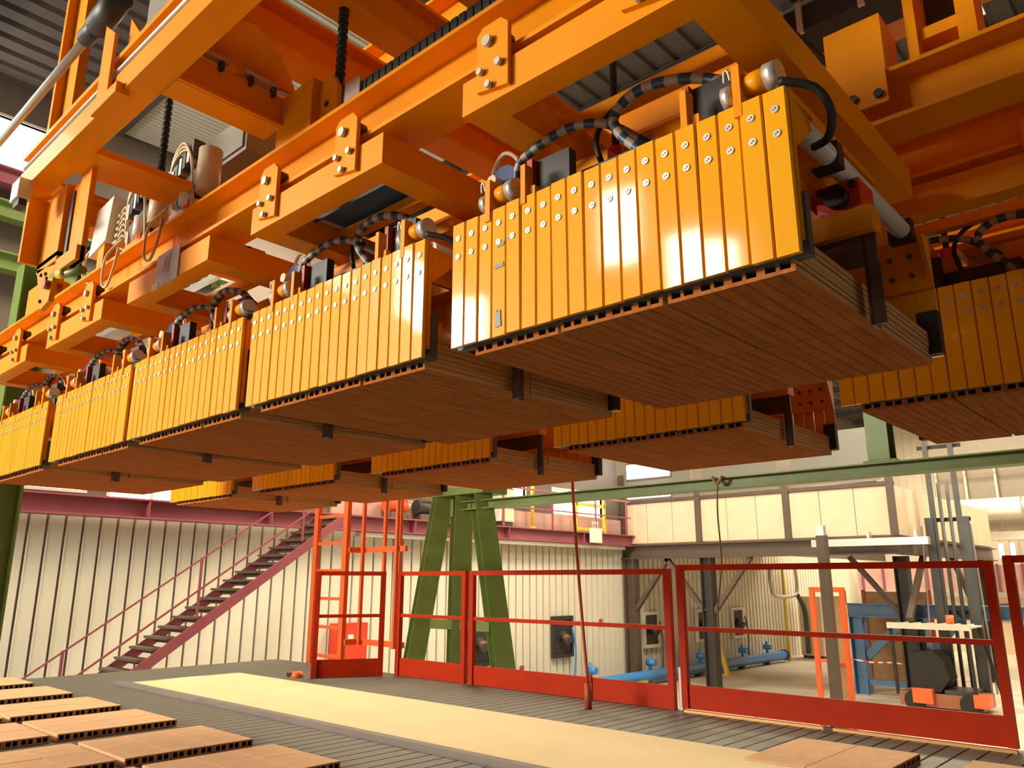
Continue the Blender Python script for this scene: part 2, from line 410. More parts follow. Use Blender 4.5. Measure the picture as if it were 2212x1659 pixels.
# strip glazing above it
for k in range(3):
    x0 = HX0 + 0.25 + k * 2.7
    part('upper_pane', box(x0, x0 + 2.3, 0.0, 0.05, 3.5, 4.9), PANEG, ce)
o = struct('window_30', box(HX0 + 0.3, HX0 + 1.85, 20.93, 20.97, 3.52, 3.86), GLASSY)
part('window_frame', box(HX0 + 0.25, HX0 + 1.9, 20.97, 20.99, 3.47, 3.9), BROWN, o)
o = struct('window_31', box(HX0 + 0.3, HX0 + 1.85, 20.93, 20.97, 4.15, 4.6), GLASSY)
part('window_frame', box(HX0 + 0.25, HX0 + 1.9, 20.97, 20.99, 4.1, 4.65), BROWN, o)
for x, dk, yy in ((-14.2, BROWN, 0), (-11.55, DARK, 0), (-6.85, DARK, 1.95)):
    part('column', MB().hbar((x, yy, FZ), (x, yy, 1.66), 0.32, 0.34, (0, 1, 0), 0.03, 0.02), dk, ce)
for (xa, sg, yy) in ((-14.2, 1, 0), (-11.55, 1, 0), (-11.55, -1, 0), (-6.85, -1, 1.95)):
    part('knee_brace', MB().bar((xa + sg * 0.15, yy, 0.15), (xa + sg * 1.35, yy, 1.66), 0.16, 0.12), BROWN, ce)
for (ya) in (7.8,):
    part('column', MB().hbar((-6.3, ya, FZ), (-6.3, ya, 1.66), 0.32, 0.34, (0, 1, 0), 0.03, 0.02), DARK, ce)
    part('knee_brace', MB().bar((-6.3, 6.9, 0.0), (-6.3, 4.8, 1.66), 0.14, 0.12), BROWN, ce)
    part('knee_brace', MB().bar((-6.3, 0.2, 0.1), (-6.3, 2.0, 1.66), 0.14, 0.12), BROWN, ce)
fixt = thing('cable_duct', 'pale grey horizontal trunking fixed along the brown girder', 'duct', (0, 20.6, 0))
part('trunking', box(-8.3, -5.5, 0, 0.2, 1.86, 2.04), ALU, fixt)
for x in (-8.0, -6.9, -5.8): part('hanger', box(x, x + 0.05, 0.05, 0.25, 2.04, 2.2), ALU, fixt)
# far side: mezzanine with a bright duct
mz = thing('mezzanine', 'far mezzanine with pinkish cladding and grey edge beam', 'mezzanine', (0, 33.0, 0))
part('edge_beam', box(-8.5, 12, 0, 0.5, 2.45, 2.75), ALU, mz)
part('cladding', box(-8.5, 12, 0.4, 0.6, 2.75, 3.6), FARW, mz)
for k in range(20): part('cladding_rib', box(-8.4 + k, -8.32 + k, 0.33, 0.4, 2.8, 5.6), FARW, mz)
part('upper_wall', box(-8.5, 12, 0.6, 0.8, 3.6, 6.4), CAB, mz)
part('handrail', box(-8.5, 12, -0.05, 0.0, 5.05, 5.12), ORA, mz)
dz = thing('ventilation_duct', 'bright cream round duct under the far mezzanine wall', 'duct', (0, 32.5, 3.55))
part('pipe', MB().cyl((-8.2, 0, 0), (12, 0, 0), 0.36, 18), WHITE, dz)
for k in range(9): part('seam_ring', MB().cyl((-7.5 + k * 2, 0, 0), (-7.42 + k * 2, 0, 0), 0.375, 18), ALU, dz)
for k in range(2):
    part('lamp', MB().cyl((-6.3 + k * 0.35, -0.2, -1.75), (-6.3 + k * 0.35, -0.2, -1.25), 0.07, 8), LAMPW, dz)
gl = thing('far_gallery', 'low pinkish gallery front with dark uprights at the hall end', 'gallery', (0, 40, 0))
part('front', box(-14.0, 3, 0, 0.3, 0.55, 1.7), PINK, gl)
for k in range(18): part('upright', box(-13.8 + k * 0.95, -13.7 + k * 0.95, -0.06, 0, 0.5, 1.75), PURP, gl)
part('deck', box(-14.0, 3, -0.2, 0.3, 0.35, 0.55), ALU, gl)
part('wall_below', box(-14.0, 3, 0.3, 0.5, FZ, 0.35), CREAM, gl)
for (x, z) in ((-9.0, -0.65), (-8.2, -0.65), (-5.6, -1.1)):
    part('shutter', box(x, x + 0.6, 0.24, 0.3, z, z + 0.7), PURP, gl)
ov = thing('orange_loader', 'orange yard machine parked beyond the right hand fence end', 'machine', (-5.6, 36.0, FZ))
part('body', box(0, 2.4, 0, 1.2, 0.45, 1.4), ORP, ov); part('cab', box(0.2, 1.2, 0.1, 1.1, 1.4, 2.1), DARK, ov)
for x in (0.45, 1.95): part('wheel', MB().cyl((x, -0.1, 0.42), (x, 0.15, 0.42), 0.42, 16), BLACK, ov)
part('counterweight', box(2.4, 2.8, 0.1, 1.1, 0.5, 1.2), DARK, ov)

# roof lamps seen between the beams
for (x, y, lx, ly, lab) in ((-9.35, 4.63, 0.16, 0.42, 'bright roof lamp above the left yellow gusset plate'), (-9.31, 5.0, 0.09, 0.16, 'small round glaring lamp beside the big roof lamp'), (-9.37, 5.95, 0.12, 0.26, 'roof lamp just left of the black screw rod')):
    t = thing('roof_lamp', lab, 'lamp', (x, y, HZ - 0.35))
    part('housing', box(-lx - 0.03, lx + 0.03, -ly / 2 - 0.03, ly / 2 + 0.03, 0.02, 0.15), ALU, t)
    part('lamp_tube', box(-lx, lx, -ly / 2, ly / 2, 0, 0.02), LAMPM, t)
    part('suspension', box(-0.02, 0.02, -0.02, 0.02, 0.15, 0.4), DARK, t)
for (x, y, lx, ly, lab) in ((-2.13, 12.3, 0.16, 0.5, 'bright roof lamp seen through the right upper steelwork'), (-1.74, 11.6, 0.2, 0.6, 'long roof lamp at the top right edge')):
    t = thing('roof_lamp', lab, 'lamp', (x, y, HZ - 0.35))
    part('housing', box(-lx - 0.03, lx + 0.03, -ly / 2 - 0.03, ly / 2 + 0.03, 0.02, 0.15), ALU, t)
    part('lamp_tube', box(-lx, lx, -ly / 2, ly / 2, 0, 0.02), LAMPM, t)
    part('suspension', box(-0.02, 0.02, -0.02, 0.02, 0.15, 0.4), DARK, t)

# ================================================================== STAIRS on the left wall
st = thing('wall_stair', 'steep burgundy steel stair climbing the ribbed wall', 'stair', (-13.2, 0, 0))
y_at = lambda z: 5.42 + (z + 0.30) * (0.217 / 0.150)
zb, zt = FZ, 2.2
n = int((zt - zb) / 0.15)
trm = MB().box(-0.42, 0.42, -0.12, 0.12, -0.02, 0.02).box(-0.42, 0.42, 0.085, 0.12, -0.09, 0.02).mesh('tread', BROWN)
for k in range(n):
    z = zb + 0.15 * (k + 1)
    link('tread', trm, st, (0, y_at(z), z))
for x in (-0.44, 0.44):
    part('stringer', MB().bar((x, y_at(zb) + 0.12, zb), (x, y_at(zt) + 0.12, zt), 0.035, 0.16), BURG, st)
for sx in (0.44,):
    part('handrail', MB().bar((sx, y_at(zb) - 0.1, zb + 0.95), (sx, y_at(zt) - 0.1, zt + 0.95), 0.024, 0.024), BURG, st)
    part('knee_rail', MB().bar((sx, y_at(zb) - 0.1, zb + 0.45), (sx, y_at(zt) - 0.1, zt + 0.45), 0.028, 0.028), BURG, st)
    for z in (-1.7, -0.95, 0.40, 1.7):
        part('baluster', box(sx - 0.013, sx + 0.013, y_at(z) - 0.12, y_at(z) - 0.08, z, z + 0.97), BURG, st)

# fire cabinet on the left wall
fb = thing('fire_hose_cabinet', 'red fire hose cabinet with a white label on the ribbed wall', 'cabinet', (HX0 + 0.06, 10.1, -0.62))
part('body', box(0, 0.25, 0, 0.8, 0, 0.75), VALVER, fb); part('door', box(0.25, 0.27, 0.03, 0.77, 0.03, 0.72), VALVER, fb); part('label', box(0.27, 0.275, 0.28, 0.42, 0.36, 0.52), WHITE, fb)

# blue gas main and burner ports along the left wall
bp = thing('gas_main', 'thick blue pipe lying along the foot of the ribbed wall', 'pipe', (-13.75, 0, -1.75))
part('pipe', MB().cyl((0, 13.0, 0), (0, 30.5, 0), 0.17, 16), PIPEB, bp)
part('end_cap', MB().cyl((0, 30.5, 0), (0, 30.62, 0), 0.2, 16), DARK, bp)
part('branch_pipe', MB().cyl((0.3, 13.0, -0.1), (0.3, 20.5, -0.1), 0.06, 8), YPIPE, bp)
for y in (15.2, 18.0, 21.0, 24.0, 27.0, 29.0):
    part('saddle', box(-0.12, 0.12, y - 0.06, y + 0.06, -0.25, -0.14), BROWN, bp)
    part('riser', MB().cyl((-0.15, y + 0.4, 0.1), (-0.15, y + 0.4, 0.55), 0.05, 8), PIPEB, bp)
    part('valve', MB().cyl((-0.25, y + 0.4, 0.35), (0.05, y + 0.4, 0.35), 0.1, 10), PIPEB, bp)
for i, (y, lab) in enumerate(((14.5, 'black burner port on the ribbed wall beside the green legs'), (17.8, 'dark burner port behind the hanging red cable'), (22.3, 'framed burner port right of the first brown column'), (25.6, 'burner port just right of the fence gap'), (28.2, 'farthest burner port on the ribbed wall'))):
    t = thing('burner_port', lab, 'burner', (HX0 + 0.05, y, -0.95))
    part('frame', MB().box(0, 0.1, -0.45, 0.45, -0.1, 0).box(0, 0.1, -0.45, 0.45, 0.9, 1.0).box(0, 0.1, -0.45, -0.36, 0, 0.9).box(0, 0.1, 0.36, 0.45, 0, 0.9), WALLC if i > 1 else DARK, t)
    part('opening', box(0, 0.05, -0.36, 0.36, 0, 0.9), DARK, t)
    part('burner', MB().cyl((0.02, 0, 0.5), (0.3, 0, 0.35), 0.13, 10), BLADE, t)
    part('feed_pipe', MB().tube([(0.25, 0.2, 0.7), (0.32, 0.25, 0.1), (0.3, 0.2, -0.7)], 0.03, 6), PIPEB if i < 2 else BROWN, t)
for (y, z, lab) in ((16.1, -1.2, 'small round red wall button left of the hanging cable'), (19.6, -0.15, 'small red wall button above the blue pipe')):
    t = thing('wall_button', lab, 'button', (HX0 + 0.05, y, z))
    part('plate', box(0, 0.03, -0.07, 0.07, -0.09, 0.09), WHITE, t); part('knob', MB().cyl((0.03, 0, 0), (0.08, 0, 0), 0.07, 12), STRAPR, t)
yp = thing('gas_drop_pipe', 'tall thin yellow pipe with grey loop beside the far burner ports', 'pipe', (-13.7, 30.9, FZ))
part('pipe', MB().cyl((0, 0, 0), (0, 0, 3.6), 0.06, 8), YPIPE, yp)
part('grey_loop', MB().tube([(0.1, -1.4, 3.5), (0.12, -1.45, 2.9), (0.14, -1.1, 2.45), (0.14, 0.6, 2.45), (0.14, 0.9, 2.8), (0.12, 0.9, 3.5)], 0.07, 8), ALU, yp)
part('grey_drop', MB().tube([(0.14, 0.9, 2.45), (0.14, 1.3, 2.1), (0.14, 1.5, 1.6), (0.14, 1.5, 0.2)], 0.09, 8), MAST, yp)
wc = thing('tall_cabinet', 'tall pale cabinet standing at the end of the blue pipe', 'cabinet', (-13.9, 32.6, FZ))
part('body', box(0, 0.9, 0, 0.8, 0.1, 2.4), CREAM, wc); part('plinth', box(0.03, 0.87, 0.03, 0.77, 0, 0.1), DARK, wc); part('door', box(0.04, 0.86, -0.02, 0, 0.15, 2.35), CREAM, wc)
ypost = thing('yellow_bollard', 'short leaning yellow post by the blue pipe', 'bollard', (-13.2, 24.9, FZ))
part('post', MB().bar((0, 0, 0.05), (-0.25, 0, 1.1), 0.12, 0.12), YPIPE, ypost); part('foot', box(-0.12, 0.12, -0.12, 0.12, 0, 0.05), YPIPE, ypost)

# ================================================================== GREEN A-FRAME and runway beam
gf = thing('green_trestle', 'green trestle of splayed legs and long runway beam behind the red fence', 'trestle', (0, 8.0, 0))
def leg(xb, xt, zt, nm='leg'):
    k = (xt - xb) / (zt - (-0.18)); x0 = xb + k * (FZ + 0.18)
    return part(nm, MB().hbar((x0, 0, FZ + 0.03), (xt, 0, zt), 0.30, 0.26, (1, 0, 0.0), 0.02, 0.016), GREEN, gf)
def legy(xb, xt, yb, zt):
    k = (xt - xb) / (zt - (-0.18)); x0 = xb + k * (FZ + 0.18)
    return part('leg', MB().hbar((x0, yb, FZ + 0.03), (xt, 0, zt), 0.26, 0.30, (0.6, 1, 0.0), 0.02, 0.016), GREEN, gf)
legy(-9.2, -8.72, -0.15, 2.25); legy(-8.42, -8.32, 0.1, 2.2); legy(-7.48, -7.95, 0.0, 2.25)
part('cross_tie', box(-9.0, -7.7, -0.05, 0.05, 0.33, 0.46), GREEN, gf)
part('head_plate', box(-8.85, -7.7, -0.2, 0.3, 2.2, 2.3), GREEN, gf)
for x in (-9.46, -8.5, -7.05): part('foot_plate', box(x - 0.3, x + 0.3, -0.4, 0.3, FZ, FZ + 0.03), GREEN, gf)
rb = gf
part('runway_beam', MB().ibeam('x', -8.35, 3.5, -0.02, 1.985, 0.2, 0.125, 0.014, 0.02), GREEN, rb)
part('end_plate', box(-8.42, -8.35, -0.14, 0.1, 1.9, 2.15), GREEN, rb)
gcx = thing('green_column', 'short green upright rising from the green runway beam', 'column', (-2.45, 8.0, 2.115))
part('column', MB().hbar((0, 0, 0.02), (0, 0, 3.0), 0.2, 0.22, (1, 0, 0), 0.015, 0.012), GREEN, gcx); part('foot', box(-0.15, 0.15, -0.1, 0.14, 0, 0.02), GREEN, gcx)
g2 = thing('green_column', 'green steel column at the far left behind the yellow guide', 'column', (-10.2, 2.64, FZ))
part('column', MB().hbar((0, 0, 0.03), (0, 0, 6.65), 0.30, 0.34, (1, 0, 0), 0.02, 0.016), GREEN, g2); part('foot', box(-0.3, 0.3, -0.3, 0.3, 0, 0.03), GREEN, g2)
for i, (z, c, lab) in enumerate(((6.78, GREEN, 'upper green girder along the left wall behind the guide column'), (5.9, GREEN, 'lower green girder along the left wall behind the guide column'), (7.36, BURG, 'burgundy girder along the left wall above the green ones'))):
    t = thing('wall_runway', lab, 'girder', (-14.2, 0, z))
    part('beam', MB().ibeam('y', 1.75, 7.0, 0, 0, 0.26, 0.30, 0.03, 0.02), c, t)
    for y in (1.8, 4.3, 6.9): part('bracket', box(-0.34, -0.12, y - 0.05, y + 0.05, -0.05, 0.25), c, t)
lt = thing('lattice_girder', 'thin pale lattice girder seen past the green column', 'girder', (0, 4.2, 4.6))
part('chord', box(HX0 - 0.025, -8.2, -0.03, 0.03, 0, 0.07), ALU, lt); part('chord', box(HX0 - 0.025, -8.2, -0.03, 0.03, 0.33, 0.40), ALU, lt)
zz = MB()
for k in range(20):
    x = HX0 + 0.1 + k * 0.31
    zz.bar((x, 0, 0.05), (x + 0.155, 0, 0.35), 0.03, 0.03); zz.bar((x + 0.155, 0, 0.35), (x + 0.31, 0, 0.05), 0.03, 0.03)
part('lacing', zz, ALU, lt)

# ================================================================== DECK, belt, fences
dk = thing('loading_deck', 'dark ribbed steel loading deck carrying belt and bricks', 'platform', (0, 0, 0))
bm_ = MB().prism([(0, -0.06), (0.111, -0.06), (0.111, -0.005), (0.106, 0), (0.005, 0), (0, -0.005)], 'y', 0.4, 5.92).mesh('deck_plank', DECK)
nb = 0
for k in range(103):
    x = -9.62 + k * 0.115
    link('deck_plank', bm_, dk, (x, 0, 0))
part('underframe', box(-9.62, 2.2, 0.42, 5.9, -0.09, -0.062), DECKS, dk)
part('edge_beam', box(-9.62, 2.2, 5.72, 5.92, -0.3, -0.09), BROWN, dk)
part('edge_beam', box(-9.62, 2.2, 0.4, 0.6, -0.3, -0.09), BROWN, dk)
for (x, y) in ((-9.5, 5.8), (-5.5, 5.8), (-1.5, 5.8), (2.0, 5.8), (-9.5, 0.5), (-5.5, 0.5), (-1.5, 0.5), (2.0, 0.5)):
    part('leg', box(x - 0.1, x + 0.1, y - 0.1, y + 0.1, FZ, -0.3), BROWN, dk)
bl = thing('conveyor_belt', 'pale cream belt strip laid along the dark deck', 'belt', (0, 0, 0))
bmb = MB().box(-8.2, -1.9, 3.50, 4.62, 0.022, 0.036)
part('belt', bmb, BELT, bl)
part('side_rail', MB().prism([(3.40, 0.0), (3.497, 0.0), (3.497, 0.034), (3.43, 0.034), (3.40, 0.015)], 'x', -8.45, -1.9), BELTE, bl)
part('bed', box(-8.2, -1.9, 3.5, 4.62, 0.0, 0.02), BELTE, bl)
part('end_roller', MB().cyl((-8.24, 3.5, 0.02), (-8.24, 4.62, 0.02), 0.017, 10), ALU, bl)

def fence(name, p0, p1, label, zt=1.10, kick=0.18, mid=0.61, group='red safety fence panels', extra=None, kz=0.0):
    p0 = Vector(p0); p1 = Vector(p1); L = (p1 - p0).length; a = math.atan2(p1.y - p0.y, p1.x - p0.x)
    t = thing(name, label, 'fence', (p0.x, p0.y, 0), group, a)
    for x in (0, L - 0.055): part('post', box(x, x + 0.055, -0.025, 0.025, kz, zt), RED, t)
    part('top_rail', box(0.055, L - 0.055, -0.02, 0.02, zt - 0.045, zt), RED, t)
    part('mid_rail', box(0.055, L - 0.055, -0.015, 0.015, mid, mid + 0.035), RED, t)
    part('kick_plate', box(0.055, L - 0.055, -0.008, 0.008, kz, kz + kick), RED, t)
    if extra:
        part('kick_joint', box(extra - 0.03, extra + 0.03, -0.02, 0.0, kz, kz + kick + 0.02), RED, t)
    return t
fence('safety_fence', (-7.52, 5.05), (-7.13, 5.70), 'short red fence panel turned at the left end, in front of the ladder', kz=0.0)
fence('safety_fence', (-7.08, 5.85), (-5.99, 5.85), 'red fence panel directly in front of the left green legs')
fence('safety_fence', (-5.93, 5.85), (-3.57, 5.85), 'red fence panel behind the hanging red cable', extra=1.5)
fence('safety_fence', (-3.50, 5.85), (-1.20, 5.85), 'widest red fence panel in front of the forklift and blue frame', kz=0.02, zt=1.13)
fence('safety_fence', (-1.14, 5.85), (0.9, 5.85), 'red fence panel cut by the right picture edge', kz=0.0, zt=1.16)
gpx = thing('gate_post', 'single red gate post at the right picture edge', 'post', (-0.97, 5.85, 0)); part('post', box(0, 0.06, -0.03, 0.03, 0.01, 1.16), RED, gpx); part('foot', box(-0.02, 0.08, -0.05, 0.05, 0, 0.01), RED, gpx)
strip = thing('brass_kick_strip', 'thin brass coloured strip under the widest fence panel', 'strip', (-3.46, 5.80, 0.0))
part('strip', box(0, 2.26, -0.02, 0.02, 0, 0.018), mat('brass_strip', (0.75, 0.42, 0.16), 0.4, metal=0.5), strip)
part('clip', box(1.1, 1.16, -0.025, 0.022, 0, 0.02), BROWN, strip)
# posts between the panels (pale)
for x, lab in ((-5.96, 'thin pale post between the second and third fence panels'), (-3.535, 'pale post in the gap left of the widest fence panel')):
    t = thing('fence_post', lab, 'post', (x, 5.87, 0)); part('post', box(-0.015, 0.015, 0, 0.03, 0.01, 0.32), WHITE, t); part('foot', box(-0.018, 0.018, -0.01, 0.04, 0, 0.01), ALU, t)
# caged ladder
ld = thing('caged_ladder', 'orange caged ladder behind the turned fence panel', 'ladder', (0, 6.3, 0))
for x in (-9.42, -8.74): part('stile', box(x - 0.045, x + 0.045, -0.03, 0.03, FZ, 3.3), LADR, ld)
rm = box(-9.38, -8.78, -0.015, 0.015, -0.02, 0.02).mesh('rung', LADR)
for k in range(15): link('rung', rm, ld, (0, 0, FZ + 0.25 + k * 0.36))
for x, y in ((-8.60, 0.15), (-8.27, 0.25), (-7.90, 0.2), (-7.78, 0.05)): part('cage_bar', box(x - 0.02, x + 0.02, y, y + 0.04, 0.2, 3.3), LADR, ld)
for z in (0.2, 1.36, 2.5): part('cage_hoop', MB().box(-8.7, -7.76, 0.2, 0.23, z, z + 0.07).box(-8.74, -8.66, 0.0, 0.23, z, z + 0.07), LADR, ld)
# hanging cables
rc = thing('red_cable', 'thin red cable hanging in front of the long fence panel', 'cable', (0, 5.4, 0))
part('cable', MB().tube([(-4.245, 0, 2.6), (-4.23, 0, 1.78), (-4.18, 0, 1.0), (-4.11, 0, 0.18)], 0.014, 8), COPPER, rc); part('plug', MB().cyl((-4.11, 0, 0.0), (-4.11, 0, 0.19), 0.03, 8), COPPER, rc)
bc = thing('hanging_cord', 'thin brown cord hanging from the green runway beam', 'cord', (0, 7.85, 0))
part('cord', MB().tube([(-4.14, 0, 2.06), (-4.16, 0.0, 1.7), (-4.15, 0, 1.2), (-4.22, 0, 0.75), (-4.24, 0, 0.5)], 0.010, 6), CORD, bc)
part('hook', MB().tube([(-4.2, 0, 2.12), (-4.14, 0, 2.04), (-4.08, 0, 2.12)], 0.02, 6), CORD, bc)

# ================================================================== beyond the fence: blue gantry, cage frame, forklift
bg = thing('blue_gantry', 'blue steel gantry frame with knee braces in the hall', 'gantry', (0, 23.5, 0))
part('beam', MB().ibeam('x', -8.6, 1.0, 0, 0.04, 0.34, 0.36, 0.03, 0.03), BLUE, bg)
for x in (-8.35, -6.75): part('leg', MB().hbar((x, 0, FZ), (x, 0, 0.04), 0.4, 0.36, (0, 1, 0), 0.03, 0.02), BLUE, bg)
part('knee_brace', MB().bar((-8.15, 0, -1.0), (-7.0, 0, 0.06), 0.2, 0.2), BLUE, bg)
part('knee_brace', MB().bar((-6.55, 0, -0.85), (-5.7, 0, 0.06), 0.2, 0.2), BLUE, bg)
part('low_beam', box(-8.2, -6.9, -0.1, 0.1, -1.75, -1.6), BLUE, bg)
part('upstand', box(-8.75, -8.62, -0.06, 0.06, 0.40, 0.75), BLUE, bg)
of = thing('access_cage', 'tall narrow orange cage frame left of the blue gantry', 'frame', (0, 17.0, 0))
for x in (-6.93, -6.3): part('upright', box(x - 0.05, x + 0.05, -0.04, 0.04, FZ, 0.88), LADR, of)
part('top_rail', box(-6.93, -6.3, -0.03, 0.03, 0.78, 0.88), LADR, of); part('mid_rail', box(-6.93, -6.3, -0.03, 0.03, -0.62, -0.56), LADR, of)
part('board', box(-6.6, -6.34, 0.05, 0.08, FZ, 0.7), CARD, of)
bcx = thing('brown_post', 'tall thin brown grey post with pale cap behind the orange frame', 'post', (-6.3, 16.2, FZ))
part('post', box(-0.09, 0.09, -0.09, 0.09, 0, 3.9), BROWN, bcx); part('cap', box(-0.07, 0.07, -0.07, 0.07, 3.9, 4.1), ALU, bcx); part('base_clamp', box(-0.13, 0.13, -0.13, 0.13, 0.2, 0.45), MAST, bcx)
sc_ = thing('board_screen', 'brown board screen with dark uprights behind the blue gantry', 'screen', (0, 25.5, 0))
for x in (-8.8, -7.75, -6.95): part('upright', box(x - 0.05, x + 0.05, -0.06, 0.0, FZ, 0.75), STRAPR, sc_)
for (a, b) in ((-8.75, -7.8), (-7.7, -7.0)): part('board', box(a, b, 0, 0.05, FZ + 0.1, 0.7), CARD, sc_)
ch = thing('barrier_chain', 'red and white barrier chain drooping across the blue gantry legs', 'chain', (0, 23.05, 0))
part('chain', MB().tube([(-8.9, 0, -1.0), (-8.0, 0, -1.12), (-7.3, 0, -1.1), (-6.6, 0, -1.2)], 0.025, 6, mats=lambda i: i % 2), [WHITE, VALVER], ch)
for x in (-8.9, -6.6): part('stand', box(x - 0.03, x + 0.03, -0.03, 0.03, FZ, -0.98 if x < -7 else -1.18), ALU, ch)
fk = thing('forklift_truck', 'orange forklift with black cover, pale roof and tall mast behind the widest fence panel', 'forklift', (0, 21.4, FZ))
part('chassis', box(-6.75, -4.95, -0.1, 1.0, 0.12, 0.42), mat('forklift_body', (0.40, 0.15, 0.08), 0.5, var=0.2, scale=3), fk)
part('bumper', box(-6.42, -5.98, -0.22, 0.2, 0.2, 0.52), ORP, fk); part('bumper', box(-5.12, -4.8, -0.22, 0.2, 0.2, 0.48), ORP, fk)
part('battery_deck', box(-5.75, -5.15, -0.05, 0.9, 0.42, 0.52), MAST, fk)
sm = MB().prism([(-6.45, 0.45), (-5.85, 0.45), (-5.62, 0.75), (-5.72, 1.2), (-5.95, 1.38), (-6.48, 1.32)], 'y', 0.0, 0.7)
part('seat_cover', sm, BLACK, fk)
for x in (-6.78, -5.08): part('guard_pillar', MB().bar((x, -0.08, 0.35), (x - 0.02, -0.08, 1.95), 0.06, 0.07), BLACK, fk)
for x, xb in ((-6.3, -6.2), (-4.98, -4.75)): part('guard_pillar', MB().bar((xb, 0.9, 0.35), (x - 0.1, 0.9, 1.95), 0.06, 0.07), BLACK, fk)
part('roof_guard', MB().box(-6.85, -5.0, -0.15, 0.95, 1.93, 1.97).box(-6.85, -5.0, -0.18, -0.12, 1.88, 2.02), WALLC, fk)
for k in range(6): part('roof_bar', box(-6.7 + k * 0.3, -6.65 + k * 0.3, -0.1, 0.9, 1.97, 2.0), WHITE, fk)
part('beacon', MB().cyl((-5.45, -0.02, 1.98), (-5.45, -0.02, 2.22), 0.09, 12), ORP, fk)
for x in (-5.92, -5.12): part('mast_rail', box(x - 0.1, x + 0.1, 1.05, 1.25, 0.1, 4.6), MAST, fk)
for x in (-5.62, -5.42): part('lift_ram', MB().cyl((x, 1.15, 0.2), (x, 1.15, 5.5), 0.045, 8), MAST, fk)
for x in (-5.82, -5.22): part('inner_mast', box(x - 0.06, x + 0.06, 1.1, 1.2, 0.2, 6.6), MAST, fk)
for z in (2.2, 4.5, 6.4): part('mast_tie', box(-6.05, -5.0, 1.26, 1.32, z, z + 0.1), BLACK, fk)
for x in (-6.4, -5.2): part('wheel', MB().cyl((x, -0.14, 0.24), (x, 0.08, 0.24), 0.24, 16), BLACK, fk)
for (xa, xb) in ((-6.25, -6.12), (-4.88, -4.98)): part('mast_stay', MB().bar((xa, 1.0, 0.4), (xb, 1.1, 4.4), 0.03, 0.03), ALU, fk)
for x, y, lab in ((-9.05, 5.0, 'small orange beacon lying at the far left deck corner'),):
    t = thing('deck_beacon', 'small orange rounded lamp on the deck left of the fence', 'lamp', (-7.66, 4.98, 0.0))
    part('dome', MB().cyl((0, 0, 0.0), (0, 0, 0.06), 0.075, 14, 0.05), ORP, t); part('clip', box(-0.16, -0.09, -0.03, 0.03, 0, 0.04), DARK, t)

